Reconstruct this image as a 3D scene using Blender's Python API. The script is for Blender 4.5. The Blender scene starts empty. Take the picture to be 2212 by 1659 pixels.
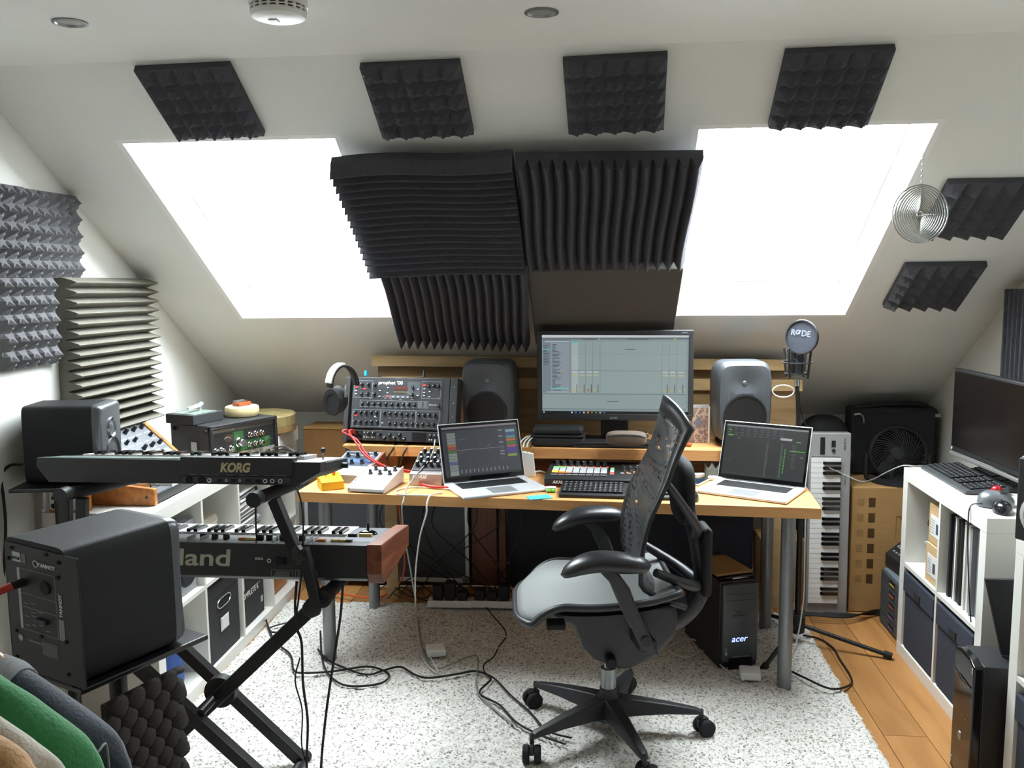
import bpy, bmesh, math, random
from mathutils import Vector, Matrix
random.seed(7)
SC = bpy.context.scene
COL = SC.collection
pi = math.pi
# ------------------------------------------------------------------ camera
FPX, YAW, PIT, ROL, CAMH = 1917.33, -0.09465, 0.11957, 0.009716, 1.5793
_cy, _sy, _cp, _sp = math.cos(YAW), math.sin(YAW), math.cos(PIT), math.sin(PIT)
FWD = Vector((_sy*_cp, _cy*_cp, -_sp)); RIGHT = Vector((_cy, -_sy, 0)); DOWN = FWD.cross(RIGHT)
_c, _s = math.cos(ROL), math.sin(ROL)
RR = RIGHT*_c + DOWN*_s; DD = DOWN*_c - RIGHT*_s
CAMP = Vector((0, 0, CAMH))
cd = bpy.data.cameras.new('camera'); cam = bpy.data.objects.new('camera', cd); COL.objects.link(cam)
cd.sensor_width = 36; cd.lens = 36*FPX/2212; cd.clip_start = .05
m = Matrix((RR, -DD, -FWD)).transposed().to_4x4(); m.translation = CAMP
cam.matrix_world = m
SC.camera = cam
def at(u, v, Y=None, X=None, Z=None):
    d = FWD + RR*((u-1106)/FPX) + DD*((v-829.5)/FPX)
    if Y is not None: t = Y/d.y
    elif X is not None: t = X/d.x
    else: t = (Z-CAMH)/d.z
    return CAMP + d*t
# ------------------------------------------------------------------ light
SKY, EXPO = 43.0, 0.0
W = bpy.data.worlds.new('overcast_sky'); SC.world = W; W.use_nodes = True
bg = W.node_tree.nodes['Background']; bg.inputs[0].default_value = (0.89, 0.955, 1.0, 1); bg.inputs[1].default_value = SKY
SC.view_settings.view_transform = 'Standard'; SC.view_settings.look = 'None'
SC.view_settings.exposure = EXPO; SC.view_settings.gamma = 1; SC.view_settings.use_curve_mapping = False
# ------------------------------------------------------------------ materials
def lin(h):
    if isinstance(h, (tuple, list)): return tuple(h)[:3]
    h = h.lstrip('#'); r = []
    for i in (0, 2, 4):
        c = int(h[i:i+2], 16)/255
        r.append(c/12.92 if c <= .04045 else ((c+.055)/1.055)**2.4)
    return tuple(r)
MATS = {}
def mat(name, col, rough=.6, metal=0., var=.0, scale=30., bump=0., bscale=None, emit=0., spec=.5, coat=0., sheen=0., stretch=None, detail=3.):
    if name in MATS: return MATS[name]
    M = bpy.data.materials.new(name); M.use_nodes = True; nt = M.node_tree; N = nt.nodes; L = nt.links
    b = N['Principled BSDF']; c = lin(col)
    b.inputs['Base Color'].default_value = (*c, 1); b.inputs['Roughness'].default_value = rough
    b.inputs['Metallic'].default_value = metal; b.inputs['Specular IOR Level'].default_value = spec
    b.inputs['Coat Weight'].default_value = coat; b.inputs['Sheen Weight'].default_value = sheen
    if emit: b.inputs['Emission Color'].default_value = (*c, 1); b.inputs['Emission Strength'].default_value = emit
    if var or bump:
        tc = N.new('ShaderNodeTexCoord'); mp = N.new('ShaderNodeMapping'); L.new(tc.outputs['Object'], mp.inputs[0])
        if stretch: mp.inputs['Scale'].default_value = stretch
        nz = N.new('ShaderNodeTexNoise'); nz.inputs['Scale'].default_value = scale; nz.inputs['Detail'].default_value = detail
        L.new(mp.outputs[0], nz.inputs['Vector'])
        if var:
            cr = N.new('ShaderNodeValToRGB'); cr.color_ramp.elements[0].position = .3; cr.color_ramp.elements[1].position = .7
            cr.color_ramp.elements[0].color = (*[max(0, x*(1-var)) for x in c], 1); cr.color_ramp.elements[1].color = (*[min(1, x*(1+var)) for x in c], 1)
            L.new(nz.outputs['Fac'], cr.inputs[0]); L.new(cr.outputs[0], b.inputs['Base Color'])
        if bump:
            n2 = nz
            if bscale: n2 = N.new('ShaderNodeTexNoise'); n2.inputs['Scale'].default_value = bscale; L.new(mp.outputs[0], n2.inputs['Vector'])
            bp = N.new('ShaderNodeBump'); bp.inputs['Strength'].default_value = bump; bp.inputs['Distance'].default_value = .01
            L.new(n2.outputs['Fac'], bp.inputs['Height']); L.new(bp.outputs[0], b.inputs['Normal'])
    MATS[name] = M; return M
def wood(name, c1, c2, axis=0, scale=1., rough=.45, fine=14.):
    if name in MATS: return MATS[name]
    M = bpy.data.materials.new(name); M.use_nodes = True; nt = M.node_tree; N = nt.nodes; L = nt.links
    b = N['Principled BSDF']; b.inputs['Roughness'].default_value = rough
    tc = N.new('ShaderNodeTexCoord'); mp = N.new('ShaderNodeMapping'); L.new(tc.outputs['Object'], mp.inputs[0])
    oi = N.new('ShaderNodeObjectInfo'); ad = N.new('ShaderNodeVectorMath'); ad.operation = 'SCALE'; ad.inputs['Scale'].default_value = 13
    cb = N.new('ShaderNodeCombineXYZ'); [L.new(oi.outputs['Random'], cb.inputs[i]) for i in range(3)]; L.new(cb.outputs[0], ad.inputs[0]); L.new(ad.outputs[0], mp.inputs['Location'])
    s = [fine*scale]*3; s[axis] = 1.2*scale; mp.inputs['Scale'].default_value = s
    nz = N.new('ShaderNodeTexNoise'); nz.inputs['Scale'].default_value = 2.2; nz.inputs['Detail'].default_value = 6; nz.inputs['Distortion'].default_value = .6
    L.new(mp.outputs[0], nz.inputs['Vector'])
    cr = N.new('ShaderNodeValToRGB'); cr.color_ramp.elements[0].position = .32; cr.color_ramp.elements[1].position = .68
    cr.color_ramp.elements[0].color = (*lin(c2), 1); cr.color_ramp.elements[1].color = (*lin(c1), 1); L.new(nz.outputs['Fac'], cr.inputs[0])
    hs = N.new('ShaderNodeHueSaturation'); L.new(cr.outputs[0], hs.inputs['Color'])
    ma = N.new('ShaderNodeMapRange'); ma.inputs['To Min'].default_value = .88; ma.inputs['To Max'].default_value = 1.1; L.new(oi.outputs['Random'], ma.inputs[0]); L.new(ma.outputs[0], hs.inputs['Value'])
    L.new(hs.outputs[0], b.inputs['Base Color'])
    bp = N.new('ShaderNodeBump'); bp.inputs['Strength'].default_value = .08; bp.inputs['Distance'].default_value = .003; L.new(nz.outputs['Fac'], bp.inputs['Height']); L.new(bp.outputs[0], b.inputs['Normal'])
    MATS[name] = M; return M
def attr_mat(name, emit=0., rough=.5):
    if name in MATS: return MATS[name]
    M = bpy.data.materials.new(name); M.use_nodes = True; N = M.node_tree.nodes; L = M.node_tree.links
    b = N['Principled BSDF']; a = N.new('ShaderNodeAttribute'); a.attribute_name = 'Col'; b.inputs['Roughness'].default_value = rough
    if emit:
        b.inputs['Base Color'].default_value = (.01, .01, .01, 1)
        L.new(a.outputs['Color'], b.inputs['Emission Color']); b.inputs['Emission Strength'].default_value = emit
    else: L.new(a.outputs['Color'], b.inputs['Base Color'])
    MATS[name] = M; return M
# ------------------------------------------------------------------ mesh building
class MB:
    def __init__(s, M=None): s.v = []; s.f = []; s.c = []; s.M = M or Matrix()
    def add(s, vs, fs, col=None):
        o = len(s.v); s.v += [s.M @ Vector(v) for v in vs]; s.f += [[i+o for i in f] for f in fs]
        if col is not None or s.c: s.c += [col or (0, 0, 0)]*len(fs)
        return s
    def bx(s, x0, x1, y0, y1, z0, z1):
        return s.add([(x, y, z) for z in (z0, z1) for y in (y0, y1) for x in (x0, x1)],
                     [(0, 2, 3, 1), (4, 5, 7, 6), (0, 1, 5, 4), (2, 6, 7, 3), (0, 4, 6, 2), (1, 3, 7, 5)])
    def bar(s, a, b, w, h=None, up=(0, 0, 1), tw=None):
        h = h or w; a, b = Vector(a), Vector(b); d = (b-a).normalized(); u = Vector(up)
        sd = d.cross(u);  sd = sd.normalized() if sd.length > 1e-5 else d.orthogonal().normalized(); u = sd.cross(d)
        vs = []
        for p, k in ((a, 1), (b, tw or 1)):
            vs += [p+sd*(i*w*k/2)+u*(j*h*k/2) for i, j in ((-1, -1), (1, -1), (1, 1), (-1, 1))]
        return s.add(vs, [(3, 2, 1, 0), (4, 5, 6, 7)]+[(i, (i+1) % 4, 4+(i+1) % 4, 4+i) for i in range(4)])
    def cyl(s, a, b, r, r2=None, n=16, cap=True):
        a, b = Vector(a), Vector(b); r2 = r if r2 is None else r2; d = (b-a).normalized(); x = d.orthogonal().normalized(); y = d.cross(x)
        vs = [a+(x*math.cos(t)+y*math.sin(t))*r for t in [2*pi*i/n for i in range(n)]]+[b+(x*math.cos(t)+y*math.sin(t))*r2 for t in [2*pi*i/n for i in range(n)]]
        fs = [(i, (i+1) % n, n+(i+1) % n, n+i) for i in range(n)]
        if cap: fs += [tuple(range(n-1, -1, -1)), tuple(range(n, 2*n))]
        return s.add(vs, fs)
    def lathe(s, prof, n=24, closed=False, T=None):
        vs = []; fs = []; k = len(prof)
        for i in range(n):
            t = 2*pi*i/n
            vs += [Vector((r*math.cos(t), r*math.sin(t), z)) for r, z in prof]
        if T: vs = [T @ v for v in vs]
        for i in range(n):
            j = (i+1) % n
            for q in range(k-1 if not closed else k):
                a, b2 = q, (q+1) % k
                fs.append((i*k+a, j*k+a, j*k+b2, i*k+b2))
        if not closed:
            if prof[0][0] > 1e-6: fs.append(tuple(i*k for i in range(n-1, -1, -1)))
            if prof[-1][0] > 1e-6: fs.append(tuple(i*k+k-1 for i in range(n)))
        return s.add(vs, fs)
    def tube(s, pts, r, n=6, sub=4, closed=False, cap=True):
        P = [Vector(p) for p in pts]
        if sub > 1 and len(P) > 2:
            Q = []; m = len(P)
            for i in range(m if closed else m-1):
                if closed: p0, p1, p2, p3 = P[(i-1) % m], P[i], P[(i+1) % m], P[(i+2) % m]
                else: p0, p1, p2, p3 = P[max(i-1, 0)], P[i], P[i+1], P[min(i+2, m-1)]
                for q in range(sub):
                    t = q/sub
                    Q.append(.5*((2*p1)+(p2-p0)*t+(2*p0-5*p1+4*p2-p3)*t*t+(3*p1-p0-3*p2+p3)*t**3))
            if not closed: Q.append(P[-1])
            P = Q
        m = len(P); rr = r if isinstance(r, (list, tuple)) else None
        vs = []; nrm = None
        for i in range(m):
            d = (P[(i+1) % m]-P[i-1]) if closed else (P[min(i+1, m-1)]-P[max(i-1, 0)])
            d = d.normalized() if d.length > 1e-9 else Vector((0, 0, 1))
            nrm = d.orthogonal().normalized() if nrm is None else (nrm-d*nrm.dot(d))
            nrm = nrm.normalized() if nrm.length > 1e-6 else d.orthogonal().normalized()
            b = d.cross(nrm)
            R = r if rr is None else rr[0]+(rr[-1]-rr[0])*i/(m-1) if len(rr) == 2 else rr[min(int(i/(m-1)*(len(rr)-1)), len(rr)-2)]*(1-((i/(m-1)*(len(rr)-1)) % 1 if i < m-1 else 1))+rr[min(int(i/(m-1)*(len(rr)-1)), len(rr)-2)+1]*((i/(m-1)*(len(rr)-1)) % 1 if i < m-1 else 1)
            vs += [P[i]+(nrm*math.cos(t)+b*math.sin(t))*R for t in [2*pi*k/n for k in range(n)]]
        fs = [(i*n+k, i*n+(k+1) % n, ((i+1) % m)*n+(k+1) % n, ((i+1) % m)*n+k) for i in range(m if closed else m-1) for k in range(n)]
        if cap and not closed: fs += [tuple(range(n-1, -1, -1)), tuple((m-1)*n+k for k in range(n))]
        return s.add(vs, fs)
    def prism(s, poly, d, T=None):
        n = len(poly); vs = [Vector((x, y, 0)) for x, y in poly]+[Vector((x, y, d)) for x, y in poly]
        if T: vs = [T @ v for v in vs]
        return s.add(vs, [tuple(range(n-1, -1, -1)), tuple(range(n, 2*n))]+[(i, (i+1) % n, n+(i+1) % n, n+i) for i in range(n)])
    def grid(s, fn, nu, nv, wrap=False):
        vs = [fn(i/nu, j/nv) for j in range(nv+1) for i in range(nu if wrap else nu+1)]; w = nu if wrap else nu+1
        return s.add(vs, [(j*w+i, j*w+(i+1) % w, (j+1)*w+(i+1) % w, (j+1)*w+i) for j in range(nv) for i in range(nu)])
    def ball(s, c, rx, ry=None, rz=None, n=16, m=10, e=1.):
        ry = ry or rx; rz = rz or rx; c = Vector(c)
        sg = lambda x: math.copysign(abs(x)**e, x)
        prof = lambda a, b: c+Vector((rx*sg(math.cos(b))*sg(math.cos(a)), ry*sg(math.cos(b))*sg(math.sin(a)), rz*sg(math.sin(b))))
        return s.grid(lambda u, v: prof(2*pi*u, -pi/2+pi*v), n, m, wrap=True)
    def quad(s, x0, y0, x1, y1, col, z=0.):
        return s.add([(x0, y0, z), (x1, y0, z), (x1, y1, z), (x0, y1, z)], [(0, 1, 2, 3)], lin(col))
    def mesh(s, name, smooth=0):
        me = bpy.data.meshes.new(name); me.from_pydata([tuple(v) for v in s.v], [], s.f)
        if s.c:
            ca = me.color_attributes.new('Col', 'FLOAT_COLOR', 'CORNER')
            for p in me.polygons:
                for li in p.loop_indices: ca.data[li].color = (*s.c[p.index], 1)
        bm = bmesh.new(); bm.from_mesh(me); bmesh.ops.remove_doubles(bm, verts=bm.verts, dist=1e-6)
        if not s.c: bmesh.ops.recalc_face_normals(bm, faces=bm.faces)
        bm.to_mesh(me); bm.free()
        if smooth:
            me.polygons.foreach_set('use_smooth', [True]*len(me.polygons)); me.set_sharp_from_angle(angle=math.radians(smooth))
        return me
    def build(s, name, m, parent=None, smooth=0, bevel=0., seg=2, T=None, sub=0):
        me = s.mesh(name, smooth); me.materials.append(m)
        o = bpy.data.objects.new(name, me); COL.objects.link(o)
        if parent is not None: o.parent = parent
        if T is not None: o.matrix_local = T
        if bevel:
            b = o.modifiers.new('bevel', 'BEVEL'); b.width = bevel; b.segments = seg; b.limit_method = 'ANGLE'; b.angle_limit = .6
            if not smooth: me.polygons.foreach_set('use_smooth', [True]*len(me.polygons)); b.harden_normals = True; me.set_sharp_from_angle(angle=.6)
        if sub:
            q = o.modifiers.new('subsurf', 'SUBSURF'); q.levels = sub; q.render_levels = sub
        return o
def T(x=0, y=0, z=0, rz=0, rx=0, ry=0, s=1):
    return Matrix.Translation((x, y, z)) @ Matrix.Rotation(rz, 4, 'Z') @ Matrix.Rotation(ry, 4, 'Y') @ Matrix.Rotation(rx, 4, 'X') @ Matrix.Scale(s, 4)
def frame(o, x, z):
    """matrix with origin o, local x along x, local z along z (orthogonalised)"""
    z = Vector(z).normalized(); x = Vector(x); x = (x-z*x.dot(z)).normalized(); y = z.cross(x)
    q = Matrix((x, y, z)).transposed().to_4x4(); q.translation = Vector(o); return q
def tag(o, label, cat, group=None):
    o['label'] = label; o['category'] = cat
    if group: o['group'] = group
    return o
def struct(o): o['kind'] = 'structure'; return o
def thing(name, label, cat, Mx=None, group=None):
    o = bpy.data.objects.new(name, None); o.empty_display_size = .05; COL.objects.link(o)
    if Mx is not None: o.matrix_world = Mx
    return tag(o, label, cat, group)
def inst(name, me, parent, Mx, m=None):
    o = bpy.data.objects.new(name, me); COL.objects.link(o); o.parent = parent; o.matrix_local = Mx
    if m and not me.materials: me.materials.append(m)
    return o
def text(name, s, size, m, parent, Mx, bold=0., shear=0., sx=1., depth=.0004, align='LEFT', spacing=1.):
    cu = bpy.data.curves.new('t', 'FONT'); cu.body = s; cu.size = size; cu.offset = bold; cu.shear = shear; cu.extrude = depth; cu.align_x = align; cu.space_character = spacing
    to = bpy.data.objects.new('t', cu); COL.objects.link(to); bpy.context.view_layer.update()
    me = bpy.data.meshes.new_from_object(to.evaluated_get(bpy.context.evaluated_depsgraph_get()))
    bpy.data.objects.remove(to); bpy.data.curves.remove(cu)
    if sx != 1: me.transform(Matrix.Diagonal((sx, 1, 1, 1)))
    me.materials.clear(); me.materials.append(m)
    o = bpy.data.objects.new(name, me); COL.objects.link(o); o.parent = parent; o.matrix_local = Mx; return o
def decal(name, rects, parent, Mx, emit=0., step=.00025, base=.0005):
    b = MB()
    for i, r in enumerate(rects):
        lay = r[5] if len(r) > 5 else 0
        b.quad(r[0], r[1], r[2], r[3], r[4], base+lay*step)
    o = b.build(name, attr_mat('screen_%g' % emit if emit else 'print', emit), parent, T=Mx)
    if not emit and len(rects) > 3: o['kind'] = 'stuff'
    return o
def cable(name, pts, r, m, label, cat='cable', group=None, n=6, sub=5):
    return tag(MB().tube(pts, r, n=n, sub=sub).build(name, m, smooth=60), label, cat, group)
XUP = lambda o, x, n: frame(o, x, n)   # decal frame: local z = outward normal
# palette
WALL = mat('wall_paint', '#e4e4de', .9, var=.015, scale=4, bump=.02, bscale=180)
WHITE = mat('white_plastic', '#e6e6e3', .45); WHITEM = mat('white_melamine', '#e4e3dc', .38, var=.01, scale=6)
BLACK = mat('black_plastic', '#1d1e20', .5); BLACKG = mat('black_gloss', '#0c0c0e', .12); BLACKM = mat('black_matt', '#131416', .8)
DGREY = mat('dark_grey_plastic', '#2c2d30', .55); MGREY = mat('mid_grey_plastic', '#55585a', .5); LGREY = mat('light_grey_plastic', '#9a9c9b', .5)
CHROME = mat('chrome', '#d0d0d0', .15, 1.); STEEL = mat('brushed_steel', '#8f9294', .35, .9, var=.08, scale=40); ALU = mat('aluminium', '#cfd1d3', .42, .35)
BLKMET = mat('black_coated_steel', '#141517', .42, var=.1, scale=60, bump=.03)
FOAM = mat('charcoal_foam', '#505055', .97, var=.2, scale=260, bump=.25, spec=.1)
FOAM2 = mat('grey_foam', '#69696b', .97, var=.15, scale=260, bump=.25, spec=.1)
FOAM3 = mat('olive_grey_foam', '#77756b', .97, var=.15, scale=260, bump=.3, spec=.1)
CARD = mat('cardboard', '#a5804f', .85, var=.06, scale=18, stretch=(1, 1, 6)); CARD2 = mat('pale_cardboard', '#c2a377', .85, var=.05, scale=18)
GLASSB = mat('black_glass', '#08080a', .06, spec=.6)
REDC = mat('red_rubber', '#b5261f', .4); ORANGEC = mat('orange_rubber', '#d2561c', .45); GREYC = mat('grey_rubber', '#8a8a85', .5); WHITEC = mat('white_rubber', '#d6d4cc', .5); BLACKC = mat('black_rubber', '#0f0f10', .55)
SILVERT = mat('silver_print', '#a8a595', .5); WHITET = mat('white_print', '#dcdcd8', .5)
BEECH = wood('beech_wood', '#d3a066', '#bd8750', 0, 1.); OAK = wood('oak_wood', '#b87d43', '#8f5a2b', 1, 1.); PINE = wood('pine_wood', '#bfa478', '#a88d62', 0); WALNUT = wood('walnut_wood', '#7a4327', '#522a17', 1, 1.3); CHERRY = wood('cherry_wood', '#b5712f', '#955521', 0, 1.2)
def em(name, col, s):
    return mat(name, col, .4, emit=s)
LEDR = em('red_led', '#ff2a1a', 4.); LEDG = em('green_led', '#5cff3a', 2.5); LEDO = em('orange_led', '#ff5a12', 4.); LEDB = em('blue_led', '#8fa2ff', 3.)
# ================================================================== room shell
XL, XR, YB, YC, SL, ZS = -1.93, 1.68, 4.75, 2.65, .6604, 3.985; ZC = ZS-SL*YC
zsl = lambda y: ZS-SL*y
YF = -2.75; YM = 2*0.95                      # the far half of the attic behind the viewpoint mirrors this one
NS = Vector((0, -SL, -1)).normalized()       # slope normal into the room
DS = Vector((0, 1, -SL)).normalized()        # down the slope
SKYX = [(-1.595, -.86), (.325, 1.056)]; SKY0, SKY1 = 2.943, 3.902
def slope_mesh(mirror, holes):
    b = MB(); xs = [XL-.05, -1.595, -.86, .325, 1.056, XR+.05]; ys = [YC, SKY0, SKY1, YB+.1]
    for i in range(5):
        for j in range(3):
            if j == 1 and i in holes: continue
            q = [(xs[i], ys[j]), (xs[i+1], ys[j]), (xs[i+1], ys[j+1]), (xs[i], ys[j+1])]
            b.add([(x, (YM-y) if mirror else y, zsl(y)) for x, y in q], [(0, 1, 2, 3)])
    return b
struct(slope_mesh(False, (1, 3)).build('ceiling_slope', WALL))
struct(slope_mesh(True, ()).build('ceiling_slope_rear', WALL))
struct(MB().add([(XL-.05, YM-YC, ZC), (XR+.05, YM-YC, ZC), (XR+.05, YC, ZC), (XL-.05, YC, ZC)], [(0, 1, 2, 3)]).build('ceiling', WALL))
pent = [(YM-YB-.1, 0), (YB+.1, 0), (YB+.1, zsl(YB)), (YC, ZC+.02), (YM-YC, ZC+.02), (YM-YB-.1, zsl(YB))]
for nm, x, sg in (('wall_left', XL, -1), ('wall_right', XR, 1)):
    struct(MB().prism(pent, .05, frame((x if sg > 0 else x-.05, 0, 0), (0, 1, 0), (1, 0, 0))).build(nm, WALL))
struct(MB().bx(XL-.05, XR+.05, YB, YB+.05, 0, zsl(YB)+.02).build('wall_back', WALL))
struct(MB().bx(XL-.05, XR+.05, YM-YB-.05, YM-YB, 0, zsl(YB)+.02).build('wall_front', WALL))
floor = struct(MB().bx(XL-.05, XR+.05, YM-YB-.05, YB+.05, -.06, -.004).build('floor', mat('floor_joint', '#4a2f18', .9)))
OAKF = wood('oak_floor', '#b5834e', '#9c6c3b', 1, .8, .38, 8)
x = XL; k = 0
while x < XR:
    y = YM-YB+.3*((k*7) % 5)-1.2
    while y < YB:
        L = random.uniform(.9, 1.5); y0, y1 = max(y, YM-YB), min(y+L, YB); x1 = min(x+.146, XR)
        if y1-y0 > .05 and (y1 > .4):
            MB().bx(0, x1-x-.0016, 0, y1-y0-.0016, -.012, 0).build('plank', OAKF, floor, T=T(x, y0, 0), bevel=.0012, seg=1)
        y += L
    x += .146; k += 1
# skylights
PANE = bpy.data.materials.new('window_glass'); PANE.use_nodes = True
n_ = PANE.node_tree.nodes; n_.clear(); o_ = n_.new('ShaderNodeOutputMaterial'); tr = n_.new('ShaderNodeBsdfTransparent'); gl = n_.new('ShaderNodeBsdfGlossy'); mx = n_.new('ShaderNodeMixShader')
gl.inputs['Roughness'].default_value = .02; mx.inputs[0].default_value = .05; lk = PANE.node_tree.links
lk.new(tr.outputs[0], mx.inputs[1]); lk.new(gl.outputs[0], mx.inputs[2]); lk.new(mx.outputs[0], o_.inputs[0])
tr.inputs[0].default_value = (.97, .98, .98, 1)
FRAMEW = mat('white_lacquer', '#eceae6', .4)
LS = (SKY1-SKY0)*math.sqrt(1+SL*SL)
def skylight(n, x0, x1, mirror=False):
    nrm = Vector((0, SL, 1)).normalized(); y0 = SKY0; dsl = DS.copy()
    if mirror: nrm.y *= -1; dsl.y *= -1
    Mx = frame((x0, (YM-y0) if mirror else y0, zsl(y0)), (1, 0, 0), nrm)      # local x along room, z outwards
    if (Mx.to_3x3() @ Vector((0, 1, 0))).dot(dsl) < 0: sgn = -1
    else: sgn = 1
    w = x1-x0; D = .17
    root = bpy.data.objects.new('window_%d' % n, None); COL.objects.link(root); root.matrix_world = Mx; struct(root)
    Y = lambda a: sgn*a
    b = MB(); t = .02
    def bb(xa, xb, ya, yb, za, zb): b.bx(xa, xb, min(Y(ya), Y(yb)), max(Y(ya), Y(yb)), za, zb)
    bb(-t, 0, -t, LS+t, -.0005, D); bb(w, w+t, -t, LS+t, -.0005, D); bb(0, w, -t, 0, -.0005, D); bb(0, w, LS, LS+t, -.0005, D)
    b.build('reveal', FRAMEW, root)
    b = MB(); f = .055
    bb(-.02, w+.02, -.02, f, D, D+.06); bb(-.02, w+.02, LS-f, LS+.02, D, D+.06); bb(-.02, f, f, LS-f, D, D+.06); bb(w-f, w+.02, f, LS-f, D, D+.06)
    b.build('sash', FRAMEW, root, bevel=.004)
    b = MB(); bb(f-.005, w-f+.005, f-.005, LS-f+.005, D+.035, D+.04); b.build('pane', PANE, root)
    b = MB(); bb(w/2-.09, w/2+.09, f-.025, f-.01, D-.02, D); b.build('handle', ALU, root, bevel=.004)
    # a light portal on the pane only guides sampling of the sky, it gives no light itself
    ld = bpy.data.lights.new('sky_portal', 'AREA'); ld.shape = 'RECTANGLE'; ld.size = w; ld.size_y = LS; ld.cycles.is_portal = True
    lo = bpy.data.objects.new('sky_portal', ld); COL.objects.link(lo)
    lo.matrix_world = Mx @ T(w/2, Y(LS/2), D+.1)
for i, (a, b_) in enumerate(SKYX): skylight(i+1, a, b_)
# ceiling fittings
def downlight(P, label):
    t = thing('downlight', label, 'light', T(P.x, P.y, ZC), 'recessed ceiling downlights')
    MB().lathe([(.033, .0), (.043, .0), (.043, -.003), (.036, -.0045), (.033, -.001)], 32, closed=True).build('ring', STEEL, t, smooth=40)
    MB().lathe([(.032, -.001), (.03, .012), (.024, .03), (.0, .034)], 32).build('reflector', CHROME, t, smooth=50)
    MB().lathe([(.0, .008), (.017, .009), (.019, .018), (.012, .032)], 24).build('bulb', mat('lamp_glass', '#cfcfc8', .2), t, smooth=50)
downlight(at(1170, 26, Z=ZC), 'round recessed chrome ceiling downlight right of the smoke alarm')
downlight(at(151, 48, Z=ZC), 'round recessed chrome ceiling downlight left of the smoke alarm')
P = at(601, 22, Z=ZC-.03)
t = thing('smoke_alarm', 'round white smoke alarm mounted on the flat ceiling', 'smoke alarm', T(P.x, P.y, ZC))
MB().lathe([(0, 0), (.066, 0), (.068, -.006), (.068, -.024), (0, -.024)], 40).build('base', WHITE, t, smooth=40)
MB().lathe([(0, -.024), (.06, -.024), (.06, -.036), (0, -.036)], 40).build('vent', mat('vent_dark', '#5a5a58', .7), t)
me = MB().bx(.058, .065, -.0035, .0035, -.037, -.023).mesh('rib'); me.materials.append(WHITE)
for k in range(20): inst('rib', me, t, T(rz=2*pi*k/20))
MB().lathe([(.064, -.029), (.066, -.029), (.066, -.0315), (.064, -.0315)], 40, closed=True).build('rib_ring', WHITE, t)
MB().lathe([(0, -.035), (.064, -.035), (.065, -.039), (.061, -.047), (.045, -.052), (0, -.053)], 40).build('cover', WHITE, t, smooth=35)
MB().bx(-.022, .0, -.012, .012, -.055, -.05).build('test_button', mat('button_grey', '#b5b5b0', .5), t, bevel=.004)
decal('small_print', [(-.012, -.012, -.004, -.010, '#8f8f8c', 0), (-.002, -.012, .004, -.010, '#8f8f8c', 0), (.006, -.0125, .012, -.0095, '#8f8f8c', 0)], t, frame((0, -.0683, 0), (1, 0, 0), (0, -1, 0)))
# ================================================================== acoustic foam
def pyramid_mesh(n=5, size=.3, base=.022, h=.04, sub=4, power=1.12):
    N_ = n*sub; b = MB(); hs = size/2
    def hf(i, j):
        u = (i % sub)/sub*2-1 if i < N_ else 1.; v = (j % sub)/sub*2-1 if j < N_ else 1.
        if i % sub == 0: u = 1.
        if j % sub == 0: v = 1.
        return base+h*(1-max(abs(u), abs(v)))**power
    b.grid(lambda u, v: Vector((-hs+size*u, -hs+size*v, hf(round(u*N_), round(v*N_)))), N_, N_)
    b.add([(-hs, -hs, 0), (hs, -hs, 0), (hs, hs, 0), (-hs, hs, 0), (-hs, -hs, base), (hs, -hs, base), (hs, hs, base), (-hs, hs, base)],
          [(3, 2, 1, 0), (0, 1, 5, 4), (1, 2, 6, 5), (2, 3, 7, 6), (3, 0, 4, 7)])
    return b.mesh('pyramid_tile')
PYR = pyramid_mesh(); PYR.materials.append(FOAM)
PYR2 = pyramid_mesh(); PYR2.materials.append(FOAM2)
def pyr(name, c, x, n, label, group, me=PYR, size=.3):
    o = bpy.data.objects.new(name, me); COL.objects.link(o)
    Mx = frame(c, x, n); o.matrix_world = Mx @ Matrix.Scale(size/.3, 4)
    return tag(o, label, 'foam tile', group)
def slope_pt(u, v):
    d = FWD+RR*((u-1106)/FPX)+DD*((v-829.5)/FPX); t = (ZS-CAMH)/(d.z+SL*d.y); return CAMP+d*t
def slope_tile(cx, cy, rot, label, g, size=.3):
    x = Vector((math.cos(rot), 0, 0))+DS*math.sin(rot)
    pyr('pyramid_foam_tile', Vector((cx, cy, zsl(cy)))+NS*.001, x, NS, label, g, size=size)
g = 'pyramid foam tiles along the top of the slope'
slope_tile(-1.235, 2.785, -.02, 'dark pyramid foam tile above the left skylight, furthest left on the slope', g)
slope_tile(-.545, 2.80, -.015, 'dark pyramid foam tile on the slope above the horizontal-ridged panel', g)
slope_tile(.058, 2.80, -.03, 'dark pyramid foam tile on the slope above the vertical-ridged panel', g)
slope_tile(.685, 2.80, -.01, 'dark pyramid foam tile touching the top edge of the right skylight', g)
g2 = 'pyramid foam tiles right of the right skylight'
slope_tile(1.325, 3.29, 0, 'dark pyramid foam tile behind the hanging metal spinner', g2)
slope_tile(1.335, 3.70, 0, 'dark pyramid foam tile on the slope above the black fan', g2)
g = 'pyramid foam tiles on the left wall'
for (y, z, lb) in ((2.71, 1.745, 'grey pyramid foam tile high on the left wall, cut by the photo edge'), (3.012, 1.742, 'grey pyramid foam tile high on the left wall nearest the slope'),
                   (2.838, 1.443, 'grey pyramid foam tile on the left wall beside the ridged panel')):
    pyr('pyramid_foam_tile', (XL+.001, y, z), (0, 1, 0), (1, 0, 0), lb, g, PYR2)
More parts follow.
